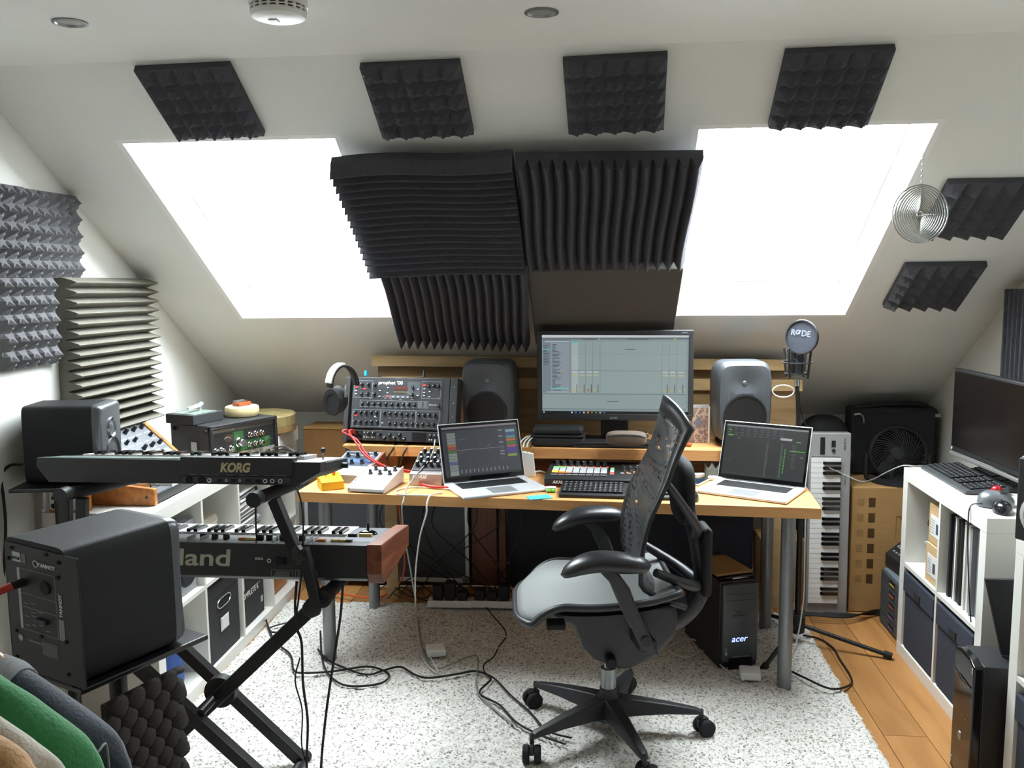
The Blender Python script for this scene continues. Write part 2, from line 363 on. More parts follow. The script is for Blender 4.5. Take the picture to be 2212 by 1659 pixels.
def wedge_mesh(nm, n=16, size=.6, base=.03, h=.045, sag=(0, 0, 0, 0), along=10, m=FOAM, sharp=1.):
    """ridges run along local x; sag = curl of the four corners/edges away from the surface"""
    b = MB(); hs = size/2; N_ = n*4
    def lift(u, v):
        e = sag[0]*(1-v)**2+sag[1]*v**2+sag[2]*(1-u)**2+sag[3]*u**2
        return e+.004*math.sin(7*u+3*v)*(sag != (0, 0, 0, 0))
    wav = lambda u: .006*math.sin(5.*u+.6)*(sag != (0, 0, 0, 0))
    def P(u, v):
        i = round(v*N_); q = i % 4; hh = base+(0, h*.93, h, h*.93)[q]; dv = (0, .16, 0, -.16)[q]/n
        return Vector((-hs+size*u, -hs+size*(v+dv)+wav(u), hh+lift(u, v)))
    b.grid(P, along, N_)
    lo = lambda u, v: Vector((-hs+size*u, -hs+size*v+wav(u), lift(u, v)))
    b.grid(lambda u, v: lo(u, 1-v), along, N_)
    for v in (0, 1): b.grid(lambda u, w, v=v: lo(u, v).lerp(P(u, v), w), along, 1)
    for u in (0, 1): b.grid(lambda v, w, u=u: lo(u, v).lerp(P(u, v), w), N_, 1)
    me = b.mesh(nm); me.materials.append(m); return me
def wedge(name, me, c, x, n, label, group=None):
    o = bpy.data.objects.new(name, me); COL.objects.link(o); o.matrix_world = frame(c, x, n); return tag(o, label, 'foam panel', group)
g = 'large ridged foam panels between the skylights'
ps = lambda x, y, off=.002: Vector((x, y, zsl(y)))+NS*off
X1 = Vector((1, 0, 0))
wedge('ridged_foam_panel', wedge_mesh('wedge_a', sag=(.03, .012, .016, 0), h=.05), ps(-.568, 3.215, .03), (1, 0, .012), NS, 'large foam panel with horizontal ridges beside the left skylight', g)
wedge('ridged_foam_panel', wedge_mesh('wedge_b', sag=(.004, .012, .02, .008), n=15), ps(.036, 3.215, .03), DS, NS, 'large foam panel with vertical ridges beside the right skylight', g)
wedge('ridged_foam_panel', wedge_mesh('wedge_c', sag=(.004, .02, .0, .02), n=16), ps(-.58, 3.745, .004), DS+X1*-.03, NS, 'large foam panel with diagonal ridges, lower left above the rack synthesizer', g)
b = MB(); b.bx(-.305, .305, -.3, .3, 0, .05)
o = b.build('smooth_foam_panel', mat('smooth_foam', '#55524d', .95, var=.1, scale=200, bump=.15, spec=.1), T=frame(ps(.034, 3.79, .003), (1, 0, 0), NS), bevel=.008)
tag(o, 'plain smooth dark foam panel on the slope just above the monitor', 'foam panel', g)
wedge('ridged_foam_panel', wedge_mesh('wedge_d', n=16, m=FOAM3, base=.03, h=.055), (XL+.002, 3.32, 1.292), (0, 1, -.012), (1, 0, 0), 'olive grey foam panel with horizontal ridges on the left wall', 'ridged foam panels on the side walls')
wedge('ridged_foam_panel', wedge_mesh('wedge_e', n=16), (XR-.002, 3.40, 1.215), (0, 0, 1), (-1, 0, 0), 'dark foam panel with vertical ridges on the right wall behind the wide screen', 'ridged foam panels on the side walls')
# ================================================================== rug
def make_rug():
    x0, x1, y0, y1 = -1.5, .945, .9, 4.1; st = .0115
    nx, ny = int((x1-x0)/st), int((y1-y0)/st); rnd = random.Random(3)
    vs = []; fs = []
    cr = .05
    for j in range(ny+1):
        for i in range(nx+1):
            x = x0+(x1-x0)*i/nx; y = y0+(y1-y0)*j/ny
            edge = min(i, nx-i, j, ny-j)
            x += rnd.uniform(-.5, .5)*st; y += rnd.uniform(-.5, .5)*st
            z = .007+rnd.random()*.011+.004*math.sin(9*x)*math.sin(7*y+1)
            if edge == 0: z = .001; x += rnd.uniform(-.006, .006); y += rnd.uniform(-.006, .006)
            vs.append((x, y, z))
    w = nx+1
    fs = [(j*w+i, j*w+i+1, (j+1)*w+i+1, (j+1)*w+i) for j in range(ny) for i in range(nx)]
    me = bpy.data.meshes.new('rug_pile'); me.from_pydata(vs, [], fs)
    M = bpy.data.materials.new('speckled_wool'); M.use_nodes = True; N = M.node_tree.nodes; L = M.node_tree.links; b = N['Principled BSDF']
    b.inputs['Roughness'].default_value = .95; b.inputs['Specular IOR Level'].default_value = .1; b.inputs['Sheen Weight'].default_value = .2
    tc = N.new('ShaderNodeTexCoord'); v = N.new('ShaderNodeTexVoronoi'); v.inputs['Scale'].default_value = 165; L.new(tc.outputs['Object'], v.inputs['Vector'])
    nz = N.new('ShaderNodeTexNoise'); nz.inputs['Scale'].default_value = 75; nz.inputs['Detail'].default_value = 4; L.new(tc.outputs['Object'], nz.inputs['Vector'])
    sp = N.new('ShaderNodeSeparateColor'); L.new(v.outputs['Color'], sp.inputs[0])
    cr = N.new('ShaderNodeValToRGB'); e = cr.color_ramp.elements; e[0].position = .0; e[0].color = (*lin('#77736d'), 1); e[1].position = .17; e[1].color = (*lin('#b8b4ab'), 1)
    q = cr.color_ramp.elements.new(.34); q.color = (*lin('#d9d6cf'), 1); q = cr.color_ramp.elements.new(1.); q.color = (*lin('#e6e4de'), 1)
    L.new(sp.outputs[0], cr.inputs[0])
    mx = N.new('ShaderNodeMix'); mx.data_type = 'RGBA'; mx.blend_type = 'MULTIPLY'; mx.inputs[0].default_value = .4
    c2 = N.new('ShaderNodeValToRGB'); c2.color_ramp.elements[0].position = .3; c2.color_ramp.elements[0].color = (.45, .44, .42, 1); c2.color_ramp.elements[1].position = .55; c2.color_ramp.elements[1].color = (1, 1, 1, 1)
    L.new(nz.outputs['Fac'], c2.inputs[0]); L.new(cr.outputs[0], mx.inputs[6]); L.new(c2.outputs[0], mx.inputs[7]); L.new(mx.outputs[2], b.inputs['Base Color'])
    me.materials.append(M)
    me.polygons.foreach_set('use_smooth', [True]*len(me.polygons))
    o = bpy.data.objects.new('rug', me); COL.objects.link(o)
    tag(o, 'shaggy off-white speckled rug covering the floor under the desk', 'rug')
make_rug()
# ================================================================== desk
DA = -.0714; DZ = .74
DM = T(-1.187, 3.364, 0, DA)
def dk(x, y, z=DZ, rz=0): return DM @ T(x, y, z, rz)
def od(u, v, z=DZ): return at(u, v, Z=z)
t = thing('desk', 'long beech desk with round grey metal legs', 'desk', DM)
MB().bx(0, 2.006, 0, .79, DZ-.042, DZ).build('tabletop', BEECH, t, bevel=.003)
LEGM = mat('grey_leg_metal', '#85888b', .38, .6, var=.05, scale=90)
for lx, ly in ((.085, .085), (1.905, .09), (.085, .67), (1.9, .68)):
    l = MB().cyl((lx, ly, .012), (lx, ly, DZ-.042), .0265, n=28).build('leg', LEGM, t, smooth=40)
    MB().cyl((lx, ly, .0), (lx, ly, .013), .0275, n=28).build('foot_cap', MGREY, l, smooth=40)
    MB().cyl((lx, ly, DZ-.05), (lx, ly, DZ-.042), .05, n=28).build('mounting_plate', LEGM, l, smooth=40)
# riser
RZ = .856; RM = T(-1.105, 3.745, 0, -.03)
def rs(x, y, z=RZ, rz=0): return RM @ T(x, y, z, rz)
t = thing('monitor_shelf', 'raised beech shelf standing on the back of the desk', 'shelf', RM)
MB().prism([(0, RZ), (1.86, RZ), (1.86, RZ-.046), (.09, RZ-.046), (0, RZ-.006)], .36, frame((0, .36, 0), (1, 0, 0), (0, -1, 0))).build('board', BEECH, t, bevel=.002)
for sx in (.2, .95, 1.72): MB().bx(sx-.02, sx+.02, .1, .33, DZ+.001, RZ-.046).build('support', BEECH, t, bevel=.002)
# ================================================================== monitor
def monitor():
    P = at(1325, 812, Y=3.83); Mx = T(P.x+.005, 3.83, RZ, -.03)
    t = thing('monitor', 'wide desktop monitor showing pale grey music software', 'monitor', Mx)
    w, z0, z1 = .332, .105, .494; bz = MB()
    hb = .022
    bz.bx(-w, w, -.012, .03, z1-.019, z1); bz.bx(-w, w, -.012, .03, z0, z0+.026); bz.bx(-w, -w+.019, -.012, .03, z0+.026, z1-.019); bz.bx(w-.019, w, -.012, .03, z0+.026, z1-.019)
    bz.build('bezel', DGREY, t, bevel=.003)
    MB().bx(-w+.03, w-.03, .028, .055, z0+.03, z1-.03).build('back_cover', DGREY, t, bevel=.01)
    X0, X1_, Z0, Z1 = -w+.019, w-.019, z0+.026, z1-.019; SW, SH = X1_-X0, Z1-Z0
    Mf = frame((X0, -.004, Z0), (1, 0, 0), (0, -1, 0))
    R = []
    def r(x, y, x2, y2, c, l=1): R.append((x*SW, (1-y2)*SH, x2*SW, (1-y)*SH, c, l))
    r(0, 0, 1, 1, '#9fb1b4', 0); r(0, 0, 1, .035, '#e8eef2'); r(0, .035, 1, .06, '#76858c'); r(.005, .06, .195, .73, '#8c9aa6'); r(.06, .1, .19, .72, '#a3b0b8', 2)
    r(.21, .085, .985, .735, '#a9bcbd', 1); r(.205, .085, .25, .735, '#c3cfd2', 2); r(.205, .085, .25, .105, '#7fd6d0', 3)
    for k in range(34): r(.07, .12+k*.0175, .085+.05*random.random(), .127+k*.0175, '#4b565e', 3)
    for k in range(13): r(.01, .13+k*.02, .03+.02*random.random(), .137+k*.02, '#4f5c66', 3)
    r(.005, .175, .055, .19, '#7fd6d0', 3); r(.06, .67, .185, .685, '#7fe0da', 4); r(.02, .08, .19, .092, '#d8e2e6', 3); r(.03, .72, .19, .727, '#dbe4e6', 4)
    for x in (.30, .35, .40): r(x, .085, x+.0018, .735, '#7b8b8e', 3)
    for x in (.82, .87, .92): r(x, .085, x+.0018, .735, '#7b8b8e', 3)
    for k in range(7): r(.21, .12+.018*k, .4, .1215+.018*k, '#8d9ea1', 3); r(.82, .12+.018*k, .985, .1215+.018*k, '#8d9ea1', 3)
    r(.205, .45, .985, .4535, '#6f8083', 4); r(.205, .24, .985, .243, '#8fa0a3', 3)
    for x, c in ((.212, '#e5d23c'), (.262, '#e5d23c'), (.312, '#e0662c'), (.358, '#e5d23c'), (.83, '#e5d23c'), (.88, '#e5d23c'), (.935, '#c9d2d4')):
        r(x+.003, .685, x+.014, .71, c, 5); r(x+.027, .625, x+.031, .73, '#3d494c', 4); r(x-.004, .46, x+.033, .475, '#dfe6e8', 4); r(x-.002, .5, x+.032, .52, '#c9d3d5', 4); r(x+.008, .505, x+.02, .525, '#e5cf4a', 5)
    r(.97, .68, .98, .7, '#e5d23c', 5)
    r(.005, .755, .985, .93, '#a6b8bb', 2); r(.005, .745, .985, .75, '#65767a', 2); r(.005, .935, .985, .94, '#65767a', 2); r(.57, .18, .64, .187, '#3d484b', 3); r(.45, .835, .53, .842, '#3d484b', 3)
    r(.28, .05, .37, .062, '#59686e', 3); r(.39, .048, .40, .06, '#e5d23c', 4); r(.59, .05, .73, .062, '#59686e', 3); r(.9, .048, .915, .06, '#e5d23c', 4)
    r(0, .965, 1, 1, '#0c1016', 3)
    for k, c in enumerate(('#e9eef2', '#4a90d9', '#2b7bd1', '#eeeeee', '#f0c04a', '#e8553c', '#57b96b', '#d9d9d9', '#5a7fb0')): r(.2+k*.028, .974, .212+k*.028, .992, c, 4)
    r(.008, .974, .016, .992, '#e9eef2', 4); r(.93, .975, .97, .988, '#9aa4ab', 4)
    decal('screen', R, t, Mf, emit=.62, base=.0002, step=.0002)
    text('brand_lettering', 'acer', .02, LGREY, t, frame((-.02, -.0135, z0+.006), (1, 0, 0), (0, -1, 0)), shear=.25)
    decal('model_print', [(w-.05, z1-.012, w-.025, z1-.009, '#8d8f90', 0)], t, frame((0, -.0125, 0), (1, 0, 0), (0, -1, 0)))
    MB().bx(-.06, .06, .05, .075, .02, .26).build('stand_neck', BLACK, t, bevel=.006)
    MB().prism([(-.12, .03), (.12, .03), (.15, .15), (-.15, .15)], .014).build('stand_base', BLACK, t, bevel=.004)
monitor()
# ================================================================== studio monitors
def studio_speaker(Mx, label):
    t = thing('studio_speaker', label, 'speaker', Mx, 'grey rounded studio speakers on the shelf')
    Wd, H, D = .118, .345, .2; G = mat('speaker_cast_grey', '#4b4f53', .42, var=.04, scale=90, bump=.02)
    def shell(u, v):
        # superellipse body: v along depth front->back, u around
        a = 2*pi*u; e = .3; c, s = math.cos(a), math.sin(a)
        x = math.copysign(abs(c)**e, c); z = math.copysign(abs(s)**e, s)
        k = 1-.10*max(0, (.16-v)/.16)**2 - .16*max(0, (v-.6)/.4)**2
        return Vector((Wd*k*x*(1-.06*max(0, -z)), D*v, .02+H/2+H/2*k*z)) if z < .3 else Vector((Wd*k*x*(1-.07*((z-.3)/.7)**2), D*v, .02+H/2+H/2*k*z))
    b = MB(); b.grid(shell, 48, 14, wrap=True); b.add([shell(i/48, 1) for i in range(48)], [tuple(range(48))])
    b.build('cabinet', G, t, smooth=60)
    # front baffle with waveguide round the tweeter, woofer recess
    tw, wf = Vector((0, 0, .02+H*.73)), Vector((0, 0, .02+H*.335))
    N1, N2 = 48, 24
    def front(u, v):
        p = shell(u, 0); c = Vector((0, 0, .02+H*.5)); q = c.lerp(Vector((p.x, 0, p.z)), v)
        d = (q-tw).length; y = p.y+.0
        y += .024*max(0, 1-d/.088)**1.3 - .004*(1-v**4)
        d2 = (q-wf).length
        if d2 < .088: y += .007
        return Vector((q.x, y, q.z))
    MB().grid(front, N1, N2, wrap=True).build('baffle', G, t, smooth=60)
    fr = lambda p, y: frame((p.x, y, p.z), (1, 0, 0), (0, -1, 0))
    MB().lathe([(0, .012), (.008, .011), (.012, .006), (.013, 0)], 24).build('tweeter_dome', mat('dome_metal', '#7d8184', .3, .7), t, T=fr(tw, .022), smooth=50)
    w = MB().lathe([(0, .001), (.03, .0015), (.07, .003), (.084, .004), (.0895, .006), (.0895, -.006)], 40).build('woofer', mat('grille_black', '#0d0e10', .75, var=.3, scale=500), t, T=fr(wf, -.003), smooth=40)
    MB().lathe([(.084, .006), (.0905, .006), (.0905, 0), (.084, 0)], 40, closed=True).build('woofer_rim', BLACK, t, T=fr(wf, -.003), smooth=40)
    text('brand_lettering', 'GENELEC', .009, SILVERT, t, frame((-.028, .012, .035), (1, 0, 0), (0, -1, 0)))
    MB().bx(-.085, .085, .03, .17, .0, .02).build('table_stand', BLACKM, t, bevel=.008)
studio_speaker(T(.625, 3.765, RZ, .1), 'grey rounded studio speaker right of the monitor by the patterned card')
studio_speaker(T(-.478, 3.83, RZ, -.12), 'grey rounded studio speaker in shadow between the rack synthesizer and the monitor')
# ================================================================== rack synth
KNOB = MB().lathe([(0, .0115), (.0048, .0115), (.0056, .010), (.006, .002), (.0078, 0)], 12).mesh('knob', 40); KNOB.materials.append(BLACK)
KPTR = MB().bx(-.0006, .0006, .0, .0055, .0113, .0121).mesh('pointer'); KPTR.materials.append(WHITET)
def knob(parent, Mx, s=1., ang=None, me=KNOB, cap=None):
    ang = random.uniform(-2.2, 2.2) if ang is None else ang
    k = inst('knob', me, parent, Mx @ Matrix.Rotation(ang, 4, 'Z') @ Matrix.Scale(s, 4)); inst('pointer', KPTR, k, Matrix()); return k
def ledpatch(name, parent, Mx, x0, y0, x1, y1, m, h=.0015):
    return MB().bx(x0, x1, y0, y1, 0, h).build(name, m, parent, T=Mx)
tilt = math.radians(14)
RA = -.13
BLr = at(750, 921, Y=3.80)
Mrk = T(BLr.x+.012, 3.80, BLr.z-.008, RA)          # bottom-left of the face plate
up = Vector((0, math.sin(tilt), math.cos(tilt))); nr = Vector((0, -math.cos(tilt), math.sin(tilt)))
FP = frame((0, 0, 0), (1, 0, 0), nr)
t = thing('rack_synthesizer', 'black knobby rack synthesizer with red display in a tilted rack', 'synthesizer', Mrk)
SWd, SHt = .452, .23
MB().bx(0, SWd, 0, SHt, -.06, 0).build('case', DGREY, t, T=FP, bevel=.003)
PAN = mat('panel_charcoal', '#303236', .45)
MB().bx(.006, SWd-.03, .004, SHt-.006, 0, .0015).build('face_plate', PAN, t, T=FP)
ln = '#9aa0a4'; R = []
def rectl(x0, y0, x1, y1, c=ln, w=.0012):
    R.extend([(x0, y0, x1, y0+w, c), (x0, y1-w, x1, y1, c), (x0, y0, x0+w, y1, c), (x1-w, y0, x1, y1, c)])
S = lambda x, y: (x*SWd, y*SHt)
def fb(x0, y0, x1, y1): rectl(x0*SWd, y0*SHt, x1*SWd, y1*SHt)
fb(.02, .04, .31, .37); fb(.315, .04, .67, .37); fb(.675, .04, .97-.06, .37); fb(.09, .42, .56, .55); fb(.57, .42, .79, .55); fb(.02, .6, .21, .93); fb(.72, .6, .91, .93)
R.append((.34*SWd, .6*SHt, .7*SWd, .66*SHt, '#4a4e54', 0)); R.append((.57*SWd, .6*SHt, .7*SWd, .92*SHt, '#4a4e54', 0))
for k in range(40):
    x, y = random.uniform(.03, .9), random.choice((.05, .215, .43, .58, .62, .78)); R.append((x*SWd, y*SHt, x*SWd+.012, y*SHt+.0012, '#a9adb0', 1))
for k in range(7): R.append((.685*SWd, (.44+k*.015)*SHt, .73*SWd, (.446+k*.015)*SHt, '#8a8f93', 1)); R.append((.745*SWd, (.44+k*.015)*SHt, .78*SWd, (.446+k*.015)*SHt, '#8a8f93', 1))
R.append((.435*SWd, .76*SHt, .575*SWd, .83*SHt, '#51160f', 1)); R.append((.43*SWd, .715*SHt, .59*SWd, .725*SHt, '#8d7a35', 1))
decal('panel_print', R, t, FP @ T(0, 0, .0015))
text('logo_lettering', "prophet '08", .021, WHITET, t, FP @ T(.27*SWd, .865*SHt, .0022), bold=.0004, sx=1.15)
text('signature', 'Dave Smith', .009, WHITET, t, FP @ T(.80*SWd, .475*SHt, .0022), shear=.3)
pts = [(.05+.055*i, .32) for i in range(5)]+[(.05+.058*i, .14) for i in range(5)]+[(.35+.058*i, .32-.004*i) for i in range(6)]+[(.41+.058*i, .12) for i in range(5)]+[(.70+.055*i, .3) for i in range(4)]+[(.69+.055*i, .12) for i in range(5)]
pts += [(.115+.061*i, .49) for i in range(8)]+[(.595, .49), (.65, .49), (.895, .47)]+[(.10, .86), (.165, .86), (.10, .68), (.165, .68), (.235, .85), (.235, .68), (.625, .82), (.625, .68), (.785, .85), (.84, .85), (.885, .85)]
for x, y in pts: knob(t, FP @ T(x*SWd, y*SHt, .0015), 1.05)
for x, y in ((.04, .85), (.05, .8), (.13, .77), (.375, .63), (.745, .86), (.055, .25)):
    MB().bx(-.006, .006, -.0025, .0025, 0, .002).build('lit_button', LEDR, t, T=FP @ T(x*SWd, y*SHt, .0015))
BTN = MB().bx(-.004, .004, -.002, .002, 0, .002).mesh('button'); BTN.materials.append(WHITET)
for x, y in ((.04, .73), (.04, .67), (.29, .74), (.29, .63), (.37, .8), (.37, .7), (.43, .625), (.48, .625), (.53, .625), (.58, .625), (.68, .78), (.68, .66), (.745, .79), (.745, .72), (.745, .66), (.80, .74), (.80, .64), (.335, .12), (.255, .24)):
    inst('button', BTN, t, FP @ T(x*SWd, y*SHt, .0015))
MB().cyl((.075, -.04, 0), (.075, -.04, .022), .007, n=12).build('blue_plug', mat('blue_plastic', '#1f9bd0', .4), t, T=frame(up*SHt, (1, 0, 0), up), smooth=40)
MB().cyl((.34, -.03, 0), (.34, -.03, .03), .006, .004, n=12).build('jack_plug', BLACK, t, T=frame(up*SHt, (1, 0, 0), up), smooth=40)
# audio interface
t = thing('audio_interface', 'black rack audio interface with red cable plugged in, below the synthesizer', 'interface', Mrk)
FI = FP @ T(-.01, -.052, 0); iw = .465
MB().bx(0, iw, 0, .046, -.09, 0).build('case', BLACK, t, T=FI, bevel=.002)
MB().bx(.0, .07, .004, .042, 0, .002).build('input_plate', BLACKG, t, T=FI)
MB().bx(.075, .30, .002, .044, 0, .0015).build('panel', PAN, t, T=FI); MB().bx(.305, .365, .006, .04, 0, .002).build('display', BLACKG, t, T=FI)
for x, y in ((.10, .032), (.125, .032), (.153, .03), (.175, .014), (.198, .03), (.222, .013), (.244, .03), (.266, .013)): knob(t, FI @ T(x, y, .0015), 1.35)
KN2 = MB().lathe([(0, .008), (.0045, .008), (.0055, .006), (.006, 0)], 14).mesh('metal_knob', 40); KN2.materials.append(CHROME)
for x in (.385, .405, .422, .462): inst('metal_knob', KN2, t, FI @ T(x, .032, .001))
for x, y in ((.08, .036), (.08, .015), (.093, .015), (.103, .015), (.118, .015), (.128, .015), (.382, .012), (.392, .012)): MB().cyl((x, y, 0), (x, y, .003), .0028, n=10).build('round_button', WHITET, t, T=FI)
MB().cyl((.443, .033, 0), (.443, .033, .003), .003, n=10).build('green_light', LEDG, t, T=FI); text('red_print', '11', .01, LEDR, t, FI @ T(.44, .012, .002))
# rack stand
t = thing('rack_stand', 'black steel tilted rack stand holding the synthesizer on the desk', 'rack', Mrk)
MB().bx(SWd+.002, SWd+.036, -.06, SHt, -.07, .004).build('side_rail', DGREY, t, T=FP, bevel=.003)
MB().bx(-.034, -.012, -.06, SHt, -.07, .0).build('side_rail', DGREY, t, T=FP, bevel=.003)
dz = DZ-Mrk.translation.z
for x in (-.023, SWd+.019):
    zf = dz if x < 0 else RZ-Mrk.translation.z
    MB().bar((x, .05, .06), (x-(.035 if x < 0 else 0), .13, zf), .035, .03, up=(0, 1, 0)).build('leg', DGREY, t, bevel=.003)
    MB().bar((x, .03, .0), (x, .0, zf if x > 0 else RZ-Mrk.translation.z+.05), .022, .02, up=(0, 1, 0)).build('strut', DGREY, t, bevel=.003)
for y in (.03, .06, .12, .19): MB().cyl((SWd+.022, y, .004), (SWd+.022, y, .007), .004, n=10).build('screw', CHROME, t, T=FP)
MB().bar((-.02, .06, -.045), (SWd+.02, .06, -.045), .025, .02).build('cross_bar', DGREY, t)
# headphones hanging on the rack corner
hp = at(728, 868, Y=3.60)
t = thing('headphones', 'black headphones with white headband hanging on the rack corner', 'headphones', T(hp.x-.012, 3.60, hp.z, -.1, s=1.22))
MB().lathe([(0, -.014), (.028, -.014), (.038, -.004), (.04, .006), (.036, .016), (0, .018)], 32, T=Matrix.Diagonal((.92, 1.22, 1, 1))).build('ear_cup', BLACKM, t, T=frame((0, 0, 0), (1, 0, 0), (-.25, -1, .05)), smooth=45)
MB().lathe([(.022, .016), (.037, .016), (.037, .019), (.022, .019)], 32, closed=True, T=Matrix.Diagonal((.92, 1.22, 1, 1))).build('cup_ring', mat('grille_black', '#0d0e10', .75), t, T=frame((0, 0, 0), (1, 0, 0), (-.25, -1, .05)), smooth=45)
MB().lathe([(0, -.014), (.028, -.014), (.038, -.004), (.04, .006), (.036, .016), (0, .018)], 32, T=Matrix.Diagonal((.92, 1.22, 1, 1))).build('ear_cup', BLACKM, t, T=frame((-.012, .06, .0), (1, 0, 0), (.25, 1, .05)), smooth=45)
def hband(r0, th, name, m, lo=0., hi=1.):
    def f(u, v):
        a = lo+(hi-lo)*u; ang = pi*a; c = Vector((.022+.0*a, .03, .05)); dirv = Vector((-.035*math.cos(ang)+.03*0, -.04*math.cos(ang)*1, math.sin(ang)*.075))
        return c+dirv*(1+r0)+Vector((.028, -.02, 0))*(v-.5)*th
    b = MB(); b.grid(f, 24, 2); o = b.build(name, m, t, smooth=60); s_ = o.modifiers.new('solid', 'SOLIDIFY'); s_.thickness = .006; return o
hband(0, 1., 'headband', BLACK); hband(.09, 1.05, 'headband_pad', mat('white_leather', '#d9d8d4', .55), .06, .5)
MB().cyl((.05, -.02, .02), (.052, -.02, .062), .005, n=10).build('size_slider', CHROME, t, smooth=40)
# ================================================================== laptops
KEYM = mat('key_black', '#17181a', .5)
def laptop(Mx, label, scr, lid_ang, name='laptop'):
    t = thing(name, label, 'laptop', Mx, 'open silver laptops on the desk')
    Wd, Dp = .359, .247
    MB().bx(-Wd/2, Wd/2, 0, Dp, 0.001, .0125).build('base', ALU, t, bevel=.005, seg=3)
    MB().bx(-.14, .14, .125, .225, .0124, .0129).build('keyboard_well', BLACKM, t)
    b = MB()
    for r_ in range(6):
        n = 14 if r_ else 14
        kw = .28/n
        for k in range(n):
            if r_ == 0 and 3 < k < 9:
                if k == 4: b.bx(-.14+k*kw+.001, -.14+9*kw-.001, .126, .126+.0145, .0129, .0137)
                continue
            b.bx(-.14+k*kw+.0012, -.14+(k+1)*kw-.0012, .126+r_*.0166, .126+r_*.0166+(.0145 if r_ < 5 else .009), .0129, .0137)
    o = b.build('keys', KEYM, t); o['kind'] = 'stuff'
    MB().bx(-.0525, .0525, .012, .105, .0124, .0127).build('trackpad', mat('trackpad_grey', '#b3b5b6', .3, .6), t)
    MB().cyl((-.14, Dp-.004, .011), (.14, Dp-.004, .011), .005, n=10).build('hinge', BLACK, t, smooth=40)
    a = lid_ang; upv = Vector((0, math.sin(a-pi/2), math.cos(a-pi/2))); nv = Vector((0, -math.cos(a-pi/2), math.sin(a-pi/2)))
    LM = frame((0, Dp-.004, .012), (1, 0, 0), nv)
    lid = MB().bx(-Wd/2, Wd/2, 0, .243, -.006, 0).build('lid', ALU, t, T=LM, bevel=.004, seg=3)
    MB().bx(-Wd/2+.004, Wd/2-.004, .004, .239, 0, .0008).build('screen_bezel', GLASSB, t, T=LM)
    decal('screen', scr(.332, .2075), t, LM @ T(-.166, .021, .0009), emit=.55, base=.0002, step=.00015)
    return t
def daw(w, h):
    R = []
    def r(x, y, x2, y2, c, l=1): R.append((x*w, (1-y2)*h, x2*w, (1-y)*h, c, l))
    r(0, 0, 1, 1, '#3a3d47', 0); r(0, 0, 1, .04, '#8b8590'); r(0, .04, 1, .075, '#1d1f24'); r(.02, .1, .06, .95, '#2e2f3a', 1)
    for k, c in enumerate(('#8a938f', '#8a938f', '#8a938f', '#8a938f', '#b06a3a', '#9c4a40', '#3f7a34', '#8d9691', '#8d9691', '#8d9691', '#5560a0', '#8d9691', '#8d9691', '#8fa09a')): r(.06, .12+.058*k, .17, .172+.058*k, c, 1)
    for k, c in enumerate(('#8fb4c4', '#3d5a9a', '#5f9b95', '#c9713a', '#3f8a3a', '#b5605a', '#5b35b5', '#4a44a0', '#93a64a')): r(.84, .13+.062*k, .965, .18+.062*k, c, 1)
    for k in range(26): r(.19+k*.024, .1, .1915+k*.024, .95, '#30333c', 1)
    for k in range(11): r(.74, .12+.06*k, .8, .15+.06*k, '#8b8f98' if k in (0, 2, 4, 7, 8) else '#4a4d57', 2)
    r(.18, .47, .8, .48, '#8d9199', 2); r(.2, .53, .32, .538, '#9c4a50', 2); r(.2, .26, .3, .275, '#4c6a90', 2); r(.47, .4, .49, .43, '#4a4ab0', 2); r(.58, .4, .62, .43, '#3e7a46', 2)
    for k in range(12): r(.2+k*.055, .86, .215+k*.055, .93, '#8a8d94', 2)
    r(.06, .9, .17, .97, '#9aa39e', 2); r(0, .96, 1, 1, '#15161a', 1)
    return R
def seq(w, h):
    R = []
    def r(x, y, x2, y2, c, l=1): R.append((x*w, (1-y2)*h, x2*w, (1-y)*h, c, l))
    r(0, 0, 1, 1, '#07080a', 0); r(.0, .0, 1, .035, '#9a9a9e')
    for y in (.06, .1, .15, .2): 
        for k in range(9): r(.02+k*.08, y, .05+k*.08+.03*random.random(), y+.015, '#5c5e62', 1)
    r(.03, .1, .07, .12, '#57c24a', 2); r(.03, .2, .09, .225, '#63d04f', 2); r(.03, .155, .06, .165, '#57c24a', 2); r(.15, .26, .19, .27, '#57c24a', 2)
    r(.68, .19, .82, .235, '#c9cacc', 2); r(.87, .24, .93, .255, '#63d04f', 2)
    for k in range(48): 
        y = .3+k*.0138
        r(.52, y, .535+.02*random.random(), y+.006, '#6d6f73', 1); r(.7, y, .71+.02*random.random(), y+.006, '#3f9a38' if k % 3 else '#8a8c90', 1)
        if k % 4: r(.56, y, .66, y+.005, '#0f2a12', 1)
    for k in range(8): r(.745, .4+.06*k, .755, .445+.06*k, '#5fd04a', 1)
    for k in range(30): r(.82+random.uniform(0, .03), .3+k*.016, .855+random.uniform(0, .03), .308+k*.016, '#55575b', 1)
    r(.8, .42, .99, .432, '#72e055', 2); r(.8, .42, .803, .56, '#44464a', 1); r(.8, .5, .97, .504, '#63656a', 1); r(.94, .53, .97, .545, '#72e055', 2); r(.02, .7, .1, .71, '#5c5e62', 1); r(.0, .955, 1, .96, '#3a3c40', 1); r(.0, .965, .6, .985, '#26282c', 1)
    return R
def lap_at(ufl, vfl, ufr, vfr, ang, label, scr, nm='laptop'):
    a, b_ = od(ufl, vfl), od(ufr, vfr); d = (b_-a).normalized(); c = (a+b_)/2
    return laptop(T(c.x, c.y, DZ, math.atan2(d.y, d.x)), label, scr, ang)
lap_at(1003, 1081, 1186, 1061, math.radians(108), 'silver laptop with coloured track lanes, left of the black keyboard', daw)
lap_at(1488, 1063, 1712, 1093, math.radians(109), 'silver laptop with black and green screen at the right end of the desk', seq)
